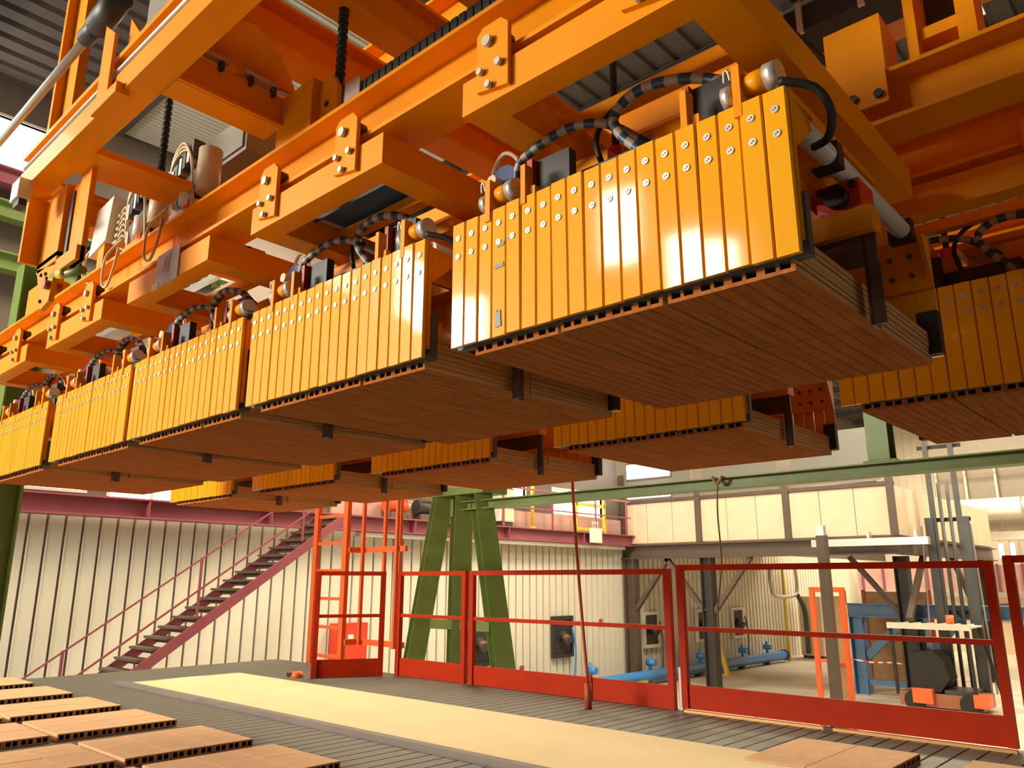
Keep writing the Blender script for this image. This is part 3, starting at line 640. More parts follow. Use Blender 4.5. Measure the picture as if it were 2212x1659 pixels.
# ================================================================== THE CLAMPS
W = 0.98; NS = 19; SP = W / NS; PH = 0.362
def slat_mesh(name, m_):
    g = 0.0012; c = 0.0028; t = 0.012
    return MB().prism([(g, c), (g + c, 0), (SP - g - c, 0), (SP - g, c), (SP - g, t), (g, t)], 'z', 0, PH).mesh(name, m_)
SLM = slat_mesh('slat', SLAT)
SCM = MB().cyl((0, 0.001, 0), (0, -0.0025, 0), 0.0085, 12, mi=0).cyl((0.0022, -0.0024, 0.001), (0.0022, -0.0028, 0.001), 0.0022, 6, mi=1).cyl((-0.0022, -0.0024, -0.002), (-0.0022, -0.0028, -0.002), 0.0018, 6, mi=1).mesh('screw', [ALU, DARK])
def ring(x0, x1, y, z, r, m_, nm, par):
    return part(nm, MB().cyl((x0, y, z), (x1, y, z), r, 16), m_, par)
def make_gripper():
    g = thing('brick_clamp', '', 'clamp')
    part('backing_plate', box(0.0, W, 0.0135, 0.028, 0.03, PH - 0.008), YEL, g)
    for k in range(NS):
        s = link('slat', SLM, g, (k * SP, 0, 0))
        for zz in (PH - 0.045, PH - 0.10):
            link('screw', SCM, s, (SP * 0.5, 0, zz))
    part('rubber_pad', box(0.0, W + 0.006, 0.029, 0.052, 0.0, 0.135), GREYR, g)
    for x in (0.0, W - 0.012): part('gusset', MB().prism([(0.029, 0.345), (0.11, 0.335), (0.125, 0.315), (0.029, 0.235)], 'x', x, x + 0.012), YEL, g)
    for x in (0.14, 0.876):   # hinge units on the jaw's top edge
        part('lug', MB().box(x - 0.009, x + 0.009, -0.004, 0.028, PH - 0.03, 0.455), YEL, g)
        part('hinge_sleeve', MB().cyl((x + 0.009, 0.03, 0.415), (x + 0.062, 0.03, 0.415), 0.026, 14), YEL, g)
        ring(x + 0.055, x + 0.085, 0.03, 0.415, 0.030, ALU, 'bushing', g)
        ring(x - 0.042, x - 0.018, 0.03, 0.405, 0.027, ALU, 'bushing', g)
        part('cotter_ring', MB().tube([(x - 0.03, 0.005, 0.43), (x - 0.026, 0.0, 0.452), (x - 0.018, 0.0, 0.452), (x - 0.016, 0.005, 0.43)], 0.003, 6), ZINC, g)
    for x in (0.268, 0.748):
        part('jaw_arm', MB().box(x - 0.008, x + 0.008, -0.002, 0.03, PH - 0.02, 0.455).box(x - 0.008, x + 0.03, 0.012, 0.03, PH - 0.02, PH + 0.03), YEL, g)
        part('red_strap', box(x - 0.03, x - 0.012, 0.05, 0.07, PH + 0.01, 0.50), STRAPR, g)
        part('dark_bracket', box(x - 0.012, x + 0.10, 0.07, 0.10, PH - 0.04, 0.50), DARK, g)
    # body between the jaws
    part('body_plate', box(0.06, W - 0.06, 0.17, 0.74, 0.455, 0.475), YEL, g)
    part('body_beam', box(0.06, W - 0.06, 0.30, 0.40, 0.34, 0.455), YEL, g)
    part('side_cheek', box(0.06, 0.075, 0.10, 0.86, 0.30, 0.455), YEL, g)
    part('side_cheek', box(W - 0.14, W - 0.125, 0.10, 0.86, 0.30, 0.455), YEL, g)
    part('top_beam', box(0.20, 0.40, 0.20, 0.25, 0.475, 0.54), YEL, g)
    part('top_beam', box(0.50, 0.88, 0.20, 0.25, 0.475, 0.54), YEL, g)
    part('neck', box(0.36, 0.62, 0.42, 0.68, 0.475, 0.569), YEL, g)
    part('drive_block', box(0.32, 0.60, 0.12, 0.28, 0.33, 0.45), DARK, g)
    # centre stop: yellow cross bar with a worn steel blade and folded lip
    part('stop_bar', box(0.08, W + 0.03, 0.36, 0.42, 0.165, 0.225), YEL, g)
    part('stop_blade', MB().box(0.05, W + 0.025, 0.385, 0.393, 0.09, 0.165).box(W - 0.002, W + 0.028, 0.385, 0.393, -0.055, 0.09).box(W - 0.006, W + 0.002, 0.385, 0.43, -0.055, 0.165), BLADE, g)
    part('stop_post', box(0.30, 0.36, 0.36, 0.42, 0.225, 0.455), YEL, g); part('stop_post', box(0.66, 0.72, 0.36, 0.42, 0.225, 0.455), YEL, g)
    # far jaw
    fs = MB()
    part('far_backing_plate', box(0.0, W, 0.955, 0.968, 0.20, PH), YEL, g)
    for k in range(NS):
        link('slat', SLM, g, (W - k * SP, 0.981, 0), (0, 0, PI))
    for x in (0.0, W - 0.012): part('gusset', MB().prism([(0.954, 0.355), (0.90, 0.345), (0.954, 0.22)], 'x', x, x + 0.012), YEL, g)
    for q in range(3):
        for z in (0.245, 0.305): part('bolt', MB().cyl((W - 0.05 - q * 0.055, 0.955, z), (W - 0.05 - q * 0.055, 0.948, z), 0.008, 6), GREYR, g)
    for x in (0.0, W - 0.05): part('far_pad', box(x, x + 0.055, 0.936, 0.968, 0.0, 0.125), BLACK, g)
    # pneumatics
    part('pneumatic_cylinder', MB().cyl((W - 0.045, 0.06, 0.362), (W - 0.045, 0.9, 0.362), 0.025, 16), WHITE, g)
    for ya in (0.33, 0.88): part('cylinder_head', box(W - 0.082, W - 0.018, ya, ya + 0.037, 0.33, 0.394), DARK, g)
    part('valve_block', box(W - 0.115, W - 0.01, 0.43, 0.53, 0.236, 0.335), VALVER, g)
    part('valve_actuator', MB().cyl((W - 0.062, 0.43, 0.292), (W - 0.062, 0.40, 0.292), 0.028, 14), BLACK, g)
    for (x, z) in ((0.10, 0.25), (0.025, 0.25), (0.025, 0.32), (0.10, 0.32)): part('valve_screw', MB().cyl((W - x, 0.43, z), (W - x, 0.422, z), 0.010, 8), DARK, g)
    part('regulator', MB().cyl((0.10, 0.10, 0.50), (0.10, 0.17, 0.50), 0.058, 20), BLUEC, g)
    part('regulator_ring', MB().cyl((0.10, 0.165, 0.50), (0.10, 0.40, 0.50), 0.050, 18), CREAMP, g)
    part('regulator_knob', MB().cyl((0.092, 0.06, 0.497), (0.092, 0.10, 0.497), 0.018, 12), CREAMP, g)
    part('white_tube', MB().tube([(0.03, 0.2, 0.48), (-0.01, 0.18, 0.54), (0.01, 0.16, 0.605), (0.06, 0.15, 0.635), (0.11, 0.15, 0.60), (0.12, 0.16, 0.54)], 0.007, 8), CREAMP, g)
    stripe = lambda i: 1 if (i // 2) % 2 else 0
    part('striped_hose', MB().tube([(0.165, 0.11, 0.40), (0.155, 0.10, 0.47), (0.175, 0.09, 0.53), (0.225, 0.09, 0.553), (0.29, 0.09, 0.568), (0.37, 0.10, 0.575), (0.46, 0.12, 0.55), (0.53, 0.20, 0.50)], 0.0125, 10, stripe, 6), [HOSEB, HOSEG], g)
    part('striped_hose', MB().tube([(0.86, 0.10, 0.47), (0.80, 0.11, 0.51), (0.72, 0.11, 0.56), (0.61, 0.11, 0.595), (0.53, 0.11, 0.59), (0.485, 0.11, 0.55), (0.51, 0.11, 0.49), (0.56, 0.12, 0.43), (0.60, 0.14, 0.36)], 0.014, 10, stripe, 6), [HOSEB, HOSEG], g)
    part('black_hose', MB().tube([(0.42, 0.16, 0.44), (0.40, 0.15, 0.54), (0.44, 0.16, 0.61), (0.54, 0.18, 0.65), (0.66, 0.22, 0.66)], 0.008, 8), BLACK, g)
    part('black_hose', MB().tube([(W - 0.02, 0.02, 0.39), (W + 0.035, 0.06, 0.37), (W + 0.05, 0.10, 0.33), (W + 0.03, 0.13, 0.29), (W - 0.01, 0.15, 0.29)], 0.009, 8), BLACK, g)
    cc = MB()
    for k in range(9):
        a = math.radians(200 - k * 14); x = 0.16 + 0.16 * math.cos(a); y = 0.47 + 0.06 * math.sin(a)
        cc.box(x - 0.008, x + 0.008, y - 0.03, y + 0.03, 0.51, 0.555, k % 2)
    part('cable_chain', cc, [BLACK, HOSEG], g)
    part('linear_rail', box(0.30, 0.52, 0.36, 0.40, 0.585, 0.62), ALU, g)
    part('rail_carriage', box(0.40, 0.47, 0.34, 0.42, 0.54, 0.585), ALU, g)
    part('red_coupling', MB().cyl((0.34, 0.33, 0.54), (0.34, 0.33, 0.62), 0.022, 12), VALVER, g)
    part('lift_rod', MB().cyl((0.34, 0.33, 0.62), (0.34, 0.33, 0.95), 0.011, 8), BLACK, g)
    return g
G0 = make_gripper(); GK = kids_of(G0)
PZ = 1.615
row1 = [-1.512, -2.608, -3.650, -4.666, -5.78]
row2 = [-0.995, -2.345, -3.748, -5.11, -6.39]
lab1 = ['largest yellow slatted brick clamp, at the right end of the front row', 'second yellow slatted clamp from the right in the front row', 'third yellow slatted clamp in the front row, left of the middle', 'fourth yellow slatted clamp in the front row, near the left edge', 'yellow slatted clamp cut by the left picture edge']
lab2 = ['back row yellow slatted clamp cut by the right picture edge', 'back row clamp showing below the largest front clamp', 'back row clamp showing below the second front clamp', 'back row clamp showing below the third front clamp', 'farthest back row clamp, lowest at the left']
CL = []
rng = random.Random(3)
for (k, x, z, w_, h_) in ((3, 0.020, 0.245, 0.028, 0.014), (3, 0.012, 0.185, 0.034, 0.016), (3, 0.014, 0.022, 0.022, 0.05), (4, 0.006, 0.255, 0.010, 0.01)):
    p_ = MB(); p_.quad([(k * SP + x, -0.0022, z), (k * SP + x + w_, -0.0022, z + 0.003), (k * SP + x + w_ * 0.9, -0.0022, z + h_), (k * SP + x + w_ * 0.5, -0.0022, z + h_ * 0.8), (k * SP + x + 0.1 * w_, -0.0022, z + h_ * 1.05)])
    tag(part('bare_patch', p_, CAB, G0), 'grey bare metal patch')
for r, (xs_, y0, labs) in enumerate(((row1, 1.4, lab1), (row2, 2.85, lab2))):
    for i, x in enumerate(xs_):
        g = G0 if (r == 0 and i == 0) else copy_tree(G0, GK)
        g.location = (x, y0, PZ); g['label'] = labs[i]; g['group'] = 'front row brick clamps' if r == 0 else 'back row brick clamps'
        CL.append((g, r, i))
for g, r, i in CL:   # slats sit a little unevenly
    for c in g.children:
        if c.name.startswith('slat'):
            c.rotation_euler.z += math.radians(rng.uniform(-0.6, 0.6)); c.rotation_euler.x += math.radians(rng.uniform(-0.25, 0.5))
            c.location.y += rng.uniform(-0.0015, 0.0008); c.location.z += rng.uniform(-0.0015, 0.0015)

# ------------------------------------------------------------------ hollow bricks
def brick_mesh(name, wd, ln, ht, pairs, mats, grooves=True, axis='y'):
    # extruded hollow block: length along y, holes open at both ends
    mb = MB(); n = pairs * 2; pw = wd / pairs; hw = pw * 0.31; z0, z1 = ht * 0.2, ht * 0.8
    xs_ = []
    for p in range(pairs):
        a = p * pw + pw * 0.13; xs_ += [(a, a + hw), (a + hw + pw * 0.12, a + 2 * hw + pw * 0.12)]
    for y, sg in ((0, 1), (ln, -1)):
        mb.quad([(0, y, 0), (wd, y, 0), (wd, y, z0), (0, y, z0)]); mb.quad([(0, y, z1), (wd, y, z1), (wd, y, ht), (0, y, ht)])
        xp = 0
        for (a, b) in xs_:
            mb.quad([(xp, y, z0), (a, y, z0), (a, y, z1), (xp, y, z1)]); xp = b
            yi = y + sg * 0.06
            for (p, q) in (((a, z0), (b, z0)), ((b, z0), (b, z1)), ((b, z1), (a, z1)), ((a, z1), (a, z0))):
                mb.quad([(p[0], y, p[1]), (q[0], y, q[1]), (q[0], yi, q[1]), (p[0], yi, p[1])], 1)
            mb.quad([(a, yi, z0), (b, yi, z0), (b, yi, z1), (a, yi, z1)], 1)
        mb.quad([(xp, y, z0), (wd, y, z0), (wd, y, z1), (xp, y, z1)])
    mb.quad([(0, 0, ht), (wd, 0, ht), (wd, ln, ht), (0, ln, ht)])
    # underside with shallow combed grooves
    if grooves:
        xp = 0
        for p in range(1, pairs * 2):
            a = p * wd / (pairs * 2)
            mb.quad([(xp, 0, 0), (a - 0.002, 0, 0), (a - 0.002, ln, 0), (xp, ln, 0)])
            mb.quad([(a - 0.002, 0, 0), (a, 0, 0.0016), (a, ln, 0.0016), (a - 0.002, ln, 0)]); mb.quad([(a, 0, 0.0016), (a + 0.002, 0, 0), (a + 0.002, ln, 0), (a, ln, 0.0016)])
            xp = a + 0.002
        mb.quad([(xp, 0, 0), (wd, 0, 0), (wd, ln, 0), (xp, ln, 0)])
        # ribbed sides
        for x in (0, wd):
            zs = [0, ht * 0.33, ht * 0.38, ht * 0.64, ht * 0.69, ht]
            for q in range(5):
                dx = 0.0 if q % 2 == 0 else (0.002 if x == 0 else -0.002)
                mb.quad([(x + dx, 0, zs[q]), (x + dx, ln, zs[q]), (x + dx, ln, zs[q + 1]), (x + dx, 0, zs[q + 1])], 2)
    else:
        mb.quad([(0, 0, 0), (wd, 0, 0), (wd, ln, 0), (0, ln, 0)])
        for x in (0, wd): mb.quad([(x, 0, 0), (x, ln, 0), (x, ln, ht), (x, 0, ht)], 2)
    return mb.mesh(name, mats)
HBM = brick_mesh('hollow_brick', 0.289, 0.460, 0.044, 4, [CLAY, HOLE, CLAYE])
LR = ['left', 'middle', 'right']
ordn = [['rightmost', 'second', 'third', 'fourth', 'leftmost'], ['rightmost', 'second', 'third', 'fourth', 'leftmost']]
for g, r, i in CL:
    x0, y0 = g.location.x, g.location.y
    for a in range(3):
        for b in range(2):
            for c in range(2):
                o = link('hollow_brick', HBM, None, (x0 + 0.064 + a * 0.300 + rng.uniform(-0.002, 0.002), y0 + 0.034 + b * 0.464 + rng.uniform(-0.004, 0.002), PZ - 0.024 + c * 0.0445))
                tag(o, 'clay brick, %s layer, %s %s, in the %s %s row clamp' % (('bottom', 'top')[c], ('near', 'far')[b], LR[a], ordn[r][i], ('front', 'back')[r]), 'brick', 'bricks in the %s clamp of the %s row' % (ordn[r][i], 'front' if r == 0 else 'back'))
# loose packs on the deck
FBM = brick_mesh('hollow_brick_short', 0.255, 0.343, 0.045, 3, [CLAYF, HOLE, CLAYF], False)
fx = [-3.83, -4.74, -5.78, -6.74, -7.76, -8.78]
names = ['nearest', 'second', 'third', 'fourth', 'fifth', 'farthest']
for k, x in enumerate(fx):
    for cidx, (ya, side) in enumerate(((2.02, 'right'), (1.20, 'left'))):
        for a in range(3):
            for b in range(2):
                xx = x - b * 0.348 + rng.uniform(-0.004, 0.004); yy = ya + a * 0.26
                o = link('hollow_brick', FBM, None, (xx, yy, 0.001), (0, 0, PI / 2))
                tag(o, 'loose clay brick on the deck, %s row, %s pack, %s %s' % (names[k], side, ('holes in view', 'behind')[b], ('at its left', 'in its middle', 'at its right')[a]), 'brick', 'deck bricks, %s row %s pack' % (names[k], side))
for j, (x, y, lab) in enumerate(((-1.56, 4.38, 'brown clay brick lying on the end of the cream belt'), (-0.6, 4.4, 'clay brick at the bottom right corner of the deck'))):
    for a in range(3):
        for b in range(2):
            o = link('hollow_brick', FBM, None, (x - b * 0.348, y + a * 0.26, 0.001 if j else 0.001), (0, 0, PI / 2))
            tag(o, lab + ', %s %s' % (('front', 'back')[b], ('near', 'middle', 'far')[a]), 'brick', 'bricks on the deck at the right, pack %s' % ('one' if j == 0 else 'two'))

# ================================================================== rails and carriages
def rail(name, label, xa, xb, yc, z0, chain=False, ends=True):
    t = thing(name, label, 'beam', (0, 0, 0))
    part('beam', MB().ibeam('x', xa, xb, yc, z0, 0.16, 0.175, 0.014, 0.012), YEL, t)
    for x in (xa, xb): part('end_plate', box(x - 0.006, x + 0.006, yc - 0.085, yc + 0.085, z0, z0 + 0.175), YEL, t)
    return t
rail('carriage_rail', 'front orange I-beam rail from which the front row clamps hang', -6.6, 0.9, 1.36, 2.325)
rail('carriage_rail', 'rear orange I-beam rail of the front row, crossing the right upper corner', -6.6, 1.6, 2.42, 2.365)
rail('carriage_rail', 'front I-beam rail of the back row, half hidden at right', -7.6, 1.6, 2.77, 2.325)
rail('carriage_rail', 'rear I-beam rail of the back row', -7.6, 1.6, 3.85, 2.365)

WHM = MB().cyl((0, 0, 0), (0, 0.05, 0), 0.028, 16).mesh('roller', DARK)
def make_carriage(brackets, sign, wid=0.74):
    # rectangular tube frame hung under the two rails; local origin at its left front bottom edge
    g = thing('clamp_carriage', '', 'carriage')
    part('front_tube', box(0, wid, 0, 0.08, 0, 0.10), YEL, g)
    part('rear_tube', box(0, wid, 1.20, 1.28, 0, 0.10), YEL, g)
    for x in (0, wid - 0.10): part('side_tube', box(x, x + 0.10, 0.08, 1.20, 0, 0.10), YEL, g)
    part('cross_tube', box(0.10, wid - 0.10, 0.56, 0.64, 0.02, 0.08), YEL, g)
    part('cross_tube', box(0.10, wid - 0.10, 0.30, 0.34, 0.05, 0.09), YEL, g)
    part('hanger_plate', box(0.22, 0.52, 0.42, 0.70, 0.0, 0.02), YEL, g)
    part('top_liner', box(0.02, wid - 0.02, 0.01, 0.07, 0.10, 0.108), YEL, g)
    def hook(x, y0, s):
        # bracket plate bolted on the tube and reaching up past the rail's lower flange
        ya, yb = (y0 - 0.014, y0) if s < 0 else (y0, y0 + 0.014)
        poly = [(x, 0.035), (x + 0.11, 0.015), (x + 0.11, 0.195), (x + 0.085, 0.22), (x + 0.02, 0.22), (x, 0.20)]
        b = part('hook_plate', MB().prism(poly, 'y', ya, yb), YEL, g)
        for (bx, bz, br) in ((0.045, 0.165, 0.016), (0.085, 0.085, 0.011), (0.02, 0.085, 0.010), (0.05, 0.035, 0.010)):
            yy = ya if s < 0 else yb
            link_ = part('bolt', MB().cyl((x + bx, yy, bz), (x + bx, yy + s * 0.014, bz), br, 8), ZINC, b)
        w_ = link('roller', WHM, g, (x + 0.05, (yb if s < 0 else ya - 0.05), 0.19))
        part('spacer', box(x + 0.02, x + 0.08, yb if s < 0 else ya - 0.012, yb + 0.012 if s < 0 else ya, 0.11, 0.16), YEL, g)
    for x in brackets: hook(x, 0, -1)
    for x in (0.07, wid - 0.19): hook(x, 1.28, 1)
    if sign:
        s = part('warning_sign', MB().box(0.29, 0.495, -0.006, -0.002, -0.008, 0.138), SIGN, g)
        part('sign_picture', MB().prism([(0.35, 0.06), (0.41, 0.04), (0.42, 0.12), (0.37, 0.115)], 'y', -0.0075, -0.006), SIGNP, s)
        part('tape', box(0.27, 0.33, -0.008, -0.001, -0.012, 0.015), CREAMP, s)
    return g
CA = make_carriage((0.065, 0.515), False); CAK = kids_of(CA)
CS = make_carriage((), True); 
lc1 = ['yellow tube carriage above the largest clamp', 'yellow tube carriage above the second front clamp', 'yellow tube carriage carrying the paper warning sign', 'yellow tube carriage above the fourth front clamp', 'yellow tube carriage at the left picture edge']
lc2 = ['back row tube carriage at the right picture edge', 'back row tube carriage behind the largest clamp', 'back row tube carriage behind the second clamp', 'back row tube carriage behind the third clamp', 'back row tube carriage at the far left']
c1 = [-1.335, -2.413, -3.468, -4.50, -5.57]
for i, x in enumerate(c1):
    if i == 0: c = CA
    elif i == 2: c = CS
    else: c = copy_tree(CA, CAK)
    c.location = (x, 1.262, 2.185); c['label'] = lc1[i]; c['group'] = 'front row carriages'
for i, x in enumerate(row2):
    c = copy_tree(CA, CAK); c.location = (x + 0.18, 2.675, 2.185); c['label'] = lc2[i]; c['group'] = 'back row carriages'

# blue cover sheet above the second carriage
bcv = thing('blue_cover_sheet', 'dark blue cover sheet lying in the second front carriage', 'cover', (-2.30, 1.46, 2.29))
part('sheet', box(-0.02, 0.50, 0, 0.24, 0, 0.012), BCOVER, bcv); part('lip', box(-0.02, 0.50, -0.01, 0.0, -0.02, 0.012), BCOVER, bcv)

# ------------------------------------------------------------------ upper frame
uf = thing('gantry_crane', 'orange upper gantry beam with cross beams at the top left', 'frame', (0, 0, 0))
ub = MB().box(-3.62, -0.6, 0.82, 0.915, 2.60, 2.69).box(-3.62, -0.6, 0.845, 0.915, 2.69, 2.76).box(-3.62, -0.6, 0.82, 0.915, 2.76, 2.78)
part('front_girder', ub, YEL, uf)
part('grey_rail', MB().cyl((-3.6, 0.828, 2.715), (-0.6, 0.828, 2.715), 0.010, 8), ALU, uf)
part('cross_beam', MB().box(-2.45, -2.335, 0.915, 1.30, 2.595, 2.72).box(-2.335, -2.322, 0.915, 1.30, 2.597, 2.612), YEL, uf)
for (ya, yb) in ((0.93, 1.08), (1.14, 1.27)): part('guide_rail', MB().box(-2.345, -2.318, ya, yb, 2.735, 2.750), ALU, uf)
for ya in (0.95, 1.05, 1.16, 1.25): part('guide_clip', box(-2.345, -2.315, ya, ya + 0.012, 2.70, 2.735), DARK, uf)
part('cross_plate', box(-3.24, -3.02, 0.915, 1.30, 2.60, 2.63), YEL, uf)
part('corner_plate', MB().prism([(-2.6, 0.87), (-2.17, 0.87), (-2.14, 1.07), (-2.22, 1.22), (-2.36, 1.36), (-2.6, 1.44)], 'z', 2.79, 2.80), YEL, uf)
part('guide_bar', MB().cyl((-2.46, 0.98, 2.79), (-2.44, 1.16, 2.79), 0.012, 8), ALU, uf); part('guide_bar', MB().cyl((-2.42, 1.2, 2.78), (-2.38, 1.38, 2.78), 0.012, 8), ALU, uf)
part('bearing_block', box(-2.50, -2.42, 1.16, 1.20, 2.70, 2.80), YEL, uf)
for (x, w_) in ((-2.09, 0.13), (-2.50, 0.15)):
    part('upper_beam', MB().ibeam('y', 1.02, 4.2, x, 3.0, w_, 0.2, 0.016, 0.012), YEL, uf)
for y in (1.95, 3.1):
    part('upper_girder', MB().ibeam('x', -2.85 if y < 2 else -4.5, 2.0, y, 3.2 if y < 2 else 3.2, 0.16, 0.22, 0.016, 0.012), YEL, uf)
part('upper_plate', MB().prism([(-1.9, 1.2), (-1.0, 1.1), (-0.9, 2.0), (-1.9, 2.0)], 'z', 3.18, 3.20), YEL, uf)
part('end_girder', MB().ibeam('y', 1.05, 2.3, -4.27, 2.80, 0.16, 0.17, 0.014, 0.012), YEL, uf)
part('red_stripe', box(-4.35, -4.19, 1.05, 2.3, 2.971, 2.985), ORA, uf)
part('support_block', box(-2.36, -2.14, 1.30, 1.42, 2.50, 2.715), YEL, uf)
part('support_block', box(-5.12, -4.80, 1.30, 1.42, 2.50, 2.68), YEL, uf)
# left guide column with roller bracket
gcol = thing('guide_column', 'yellow guide column with slot and roller bracket at the left', 'column', (0, 0, 0))
part('column', MB().box(-3.60, -3.36, 0.93, 0.96, 2.28, 2.60).box(-3.62, -3.595, 0.86, 0.96, 2.30, 2.60).box(-3.24, -3.13, 0.945, 0.965, 2.20, 2.60).box(-3.36, -3.13, 0.93, 0.96, 2.20, 2.26).box(-3.60, -3.36, 0.93, 0.96, 2.26, 2.30), YEL, gcol)
part('rear_plate', box(-3.36, -3.24, 0.955, 0.965, 2.24, 2.60), YEL, gcol)
part('slot', box(-3.345, -3.315, 0.948, 0.954, 2.28, 2.56), DARK, gcol)
part('roller_bracket', MB().prism([(-3.60, 2.28), (-3.36, 2.24), (-3.38, 2.09), (-3.47, 2.07)], 'y', 0.93, 0.95), YEL, gcol)
part('roller', MB().cyl((-3.40, 0.91, 2.16), (-3.40, 0.975, 2.16), 0.02, 12), STRAPR, gcol)
for (x, z) in ((-3.52, 2.235), (-3.46, 2.225), (-3.44, 2.20), (-3.48, 2.11)): part('bolt', MB().cyl((x, 0.93, z), (x, 0.922, z), 0.008, 8), DARK, gcol)
part('sensor_arm', MB().cyl((-3.40, 0.94, 2.20), (-3.15, 0.97, 2.17), 0.016, 10), GREEN, gcol); part('sensor_head', MB().cyl((-3.34, 0.945, 2.195), (-3.28, 0.95, 2.19), 0.02, 10), YPIPE, gcol)
gp2 = thing('guide_post', 'yellow post standing on the left end of the front rail', 'post', (-4.93, 1.36, 2.68))
part('post', box(-0.11, 0.08, -0.04, 0.04, 0, 0.30), YEL, gp2); part('foot', box(-0.13, 0.11, -0.05, 0.05, 0, 0.01), YEL, gp2)
wbx = thing('sensor_box', 'small pale sensor box hung under the left end of the upper beam', 'box', (-3.48, 0.80, 2.52))
part('body', box(-0.07, 0.03, -0.02, 0.03, 0, 0.085), WHITE, wbx); part('bracket', box(-0.06, 0.02, 0.0, 0.02, 0.085, 0.09), YEL, wbx); part('connector', box(-0.05, 0.02, -0.01, 0.02, -0.03, 0), DARK, wbx)
# hoist bracket at the upper left with drive shaft and bright lit post
hb = thing('bearing_bracket', 'forked yellow bearing bracket holding the long shaft', 'bracket', (0, 0, 0))
part('fork_plate', MB().prism([(-2.60, 2.62), (-2.43, 2.62), (-2.43, 2.845), (-2.47, 2.82), (-2.50, 2.82), (-2.60, 2.93)], 'y', 0.84, 0.855), YEL, hb)
part('fork_plate', MB().prism([(-2.72, 2.62), (-2.62, 2.62), (-2.62, 2.86), (-2.72, 2.94)], 'y', 0.80, 0.812), YEL, hb)
part('foot_block', box(-2.74, -2.52, 0.795, 0.84, 2.58, 2.62), YEL, hb)
part('bearing', MB().cyl((-2.62, 0.80, 3.01), (-2.82, 0.80, 2.99), 0.045, 14), DARK, hb)
sh = thing('drive_shaft', 'long slim steel shaft slanting across the top left corner', 'shaft', (0, 0, 0))
part('shaft', MB().cyl((-2.68, 0.80, 3.0), (-6.4, 0.84, 3.1), 0.017, 12), ALU, sh)
part('coupling', MB().cyl((-2.80, 0.80, 3.003), (-2.95, 0.80, 3.007), 0.032, 12), DARK, sh)
lp = thing('bright_post', 'brightly lit yellow upright behind the slanting shaft', 'post', (-3.72, 1.0, 2.82))
part('post', MB().box(-0.10, 0.06, -0.02, 0.02, 0, 1.4).box(-0.11, -0.08, -0.06, -0.02, 0, 1.4), YEL, lp); part('foot', box(-0.16, -0.02, -0.05, 0.02, -0.06, 0.14), YEL, lp)
mot = thing('hoist_motor', 'grey drive motor at the top left beside the bracket', 'motor', (-2.42, 0.9, 3.06))
part('body', MB().cyl((-0.05, 0, 0), (0.42, 0, 0.0), 0.10, 16), CAB, mot); part('fan_cover', MB().cyl((0.42, 0, 0), (0.5, 0, 0), 0.085, 16), DARK, mot); part('foot', box(0.0, 0.3, -0.07, 0.07, -0.28, -0.08), CAB, mot)
for (x, y, z0, z1, lab) in ((-2.08, 1.37, 2.58, 5.2, 'black toothed screw rod rising from the front rail'), (-3.55, 1.37, 2.50, 5.2, 'black screw rod in front of the pale roof'), (-4.49, 1.37, 2.50, 3.05, 'black screw rod beside the guide column')):
    t = thing('screw_rod', lab, 'rod', (x, y, 0), 'vertical black screw rods')
    rd = MB().cyl((0, 0, z0), (0, 0, z1), 0.014, 10)
    for k in range(int((z1 - z0) / 0.03)): rd.cyl((0, 0, z0 + k * 0.03), (0, 0, z0 + k * 0.03 + 0.012), 0.019, 8)
    part('rod', rd, BLACK, t); part('nut', MB().cyl((0, 0, z0), (0, 0, z0 + 0.05), 0.03, 6), DARK, t)
hp = thing('eye_bracket', 'yellow eye plate bolted on the front rail below the screw rod', 'bracket', (-2.09, 1.36, 2.50))
part('plate', MB().prism([(-0.07, 0), (0.06, 0), (0.06, 0.15), (0.025, 0.205), (-0.03, 0.20), (-0.06, 0.12)], 'y', -0.03, -0.012), YEL, hp); part('eye', MB().cyl((-0.0, -0.031, 0.10), (-0.0, -0.033, 0.10), 0.012, 10), DARK, hp); part('plate', MB().prism([(-0.07, 0), (0.06, 0), (0.06, 0.15), (0.025, 0.205), (-0.03, 0.20), (-0.06, 0.12)], 'y', 0.012, 0.03), YEL, hp)
ec = thing('energy_chain', 'black toothed energy chain lying along the front rail top', 'chain', (-1.93, 1.315, 2.50))
lk = MB().box(0, 0.026, -0.028, 0.028, 0, 0.046).mesh('link', BLACK)
for k in range(60): link('link', lk, ec, (k * 0.032, 0, 0.0))
part('grey_bracket', box(0.02, 0.10, -0.036, -0.029, 0.0, 0.065), ALU, ec)
# pneumatic gear on the rail's left half
cbx = thing('control_cabinet', 'dull grey brown control cabinet hanging behind the front rail', 'cabinet', (0, 0, 0))
part('body', MB().box(-3.80, -2.98, 1.50, 1.98, 2.86, 3.05), CAB, cbx); part('door', box(-3.78, -3.0, 1.49, 1.50, 2.88, 3.03), CAB, cbx); part('strap', box(-3.2, -3.16, 1.70, 1.74, 3.05, 3.2), YEL, cbx)
wb = thing('white_panel_box', 'white flat terminal box with hoses on the front rail', 'box', (0, 1.33, 0))
part('body', MB().prism([(-4.20, 2.63), (-3.99, 2.67), (-3.95, 2.90), (-4.15, 2.88)], 'y', -0.02, 0.05), WHITE, wb)
part('foot', box(-4.10, -4.02, -0.01, 0.06, 2.50, 2.66), YEL, wb)
for k in range(5): part('gland', MB().cyl((-3.98, 0.02, 2.66 + k * 0.035), (-3.92, 0.02, 2.66 + k * 0.035), 0.010, 8), CREAMP, wb)
for k in range(6):
    part('hose', MB().tube([(-3.93, 0.02, 2.65 + k * 0.03), (-3.87, 0.02, 2.67 + k * 0.03), (-3.83, 0.03, 2.60 + k * 0.012), (-3.84, 0.03, 2.52)], 0.006, 6), CREAMP, wb)
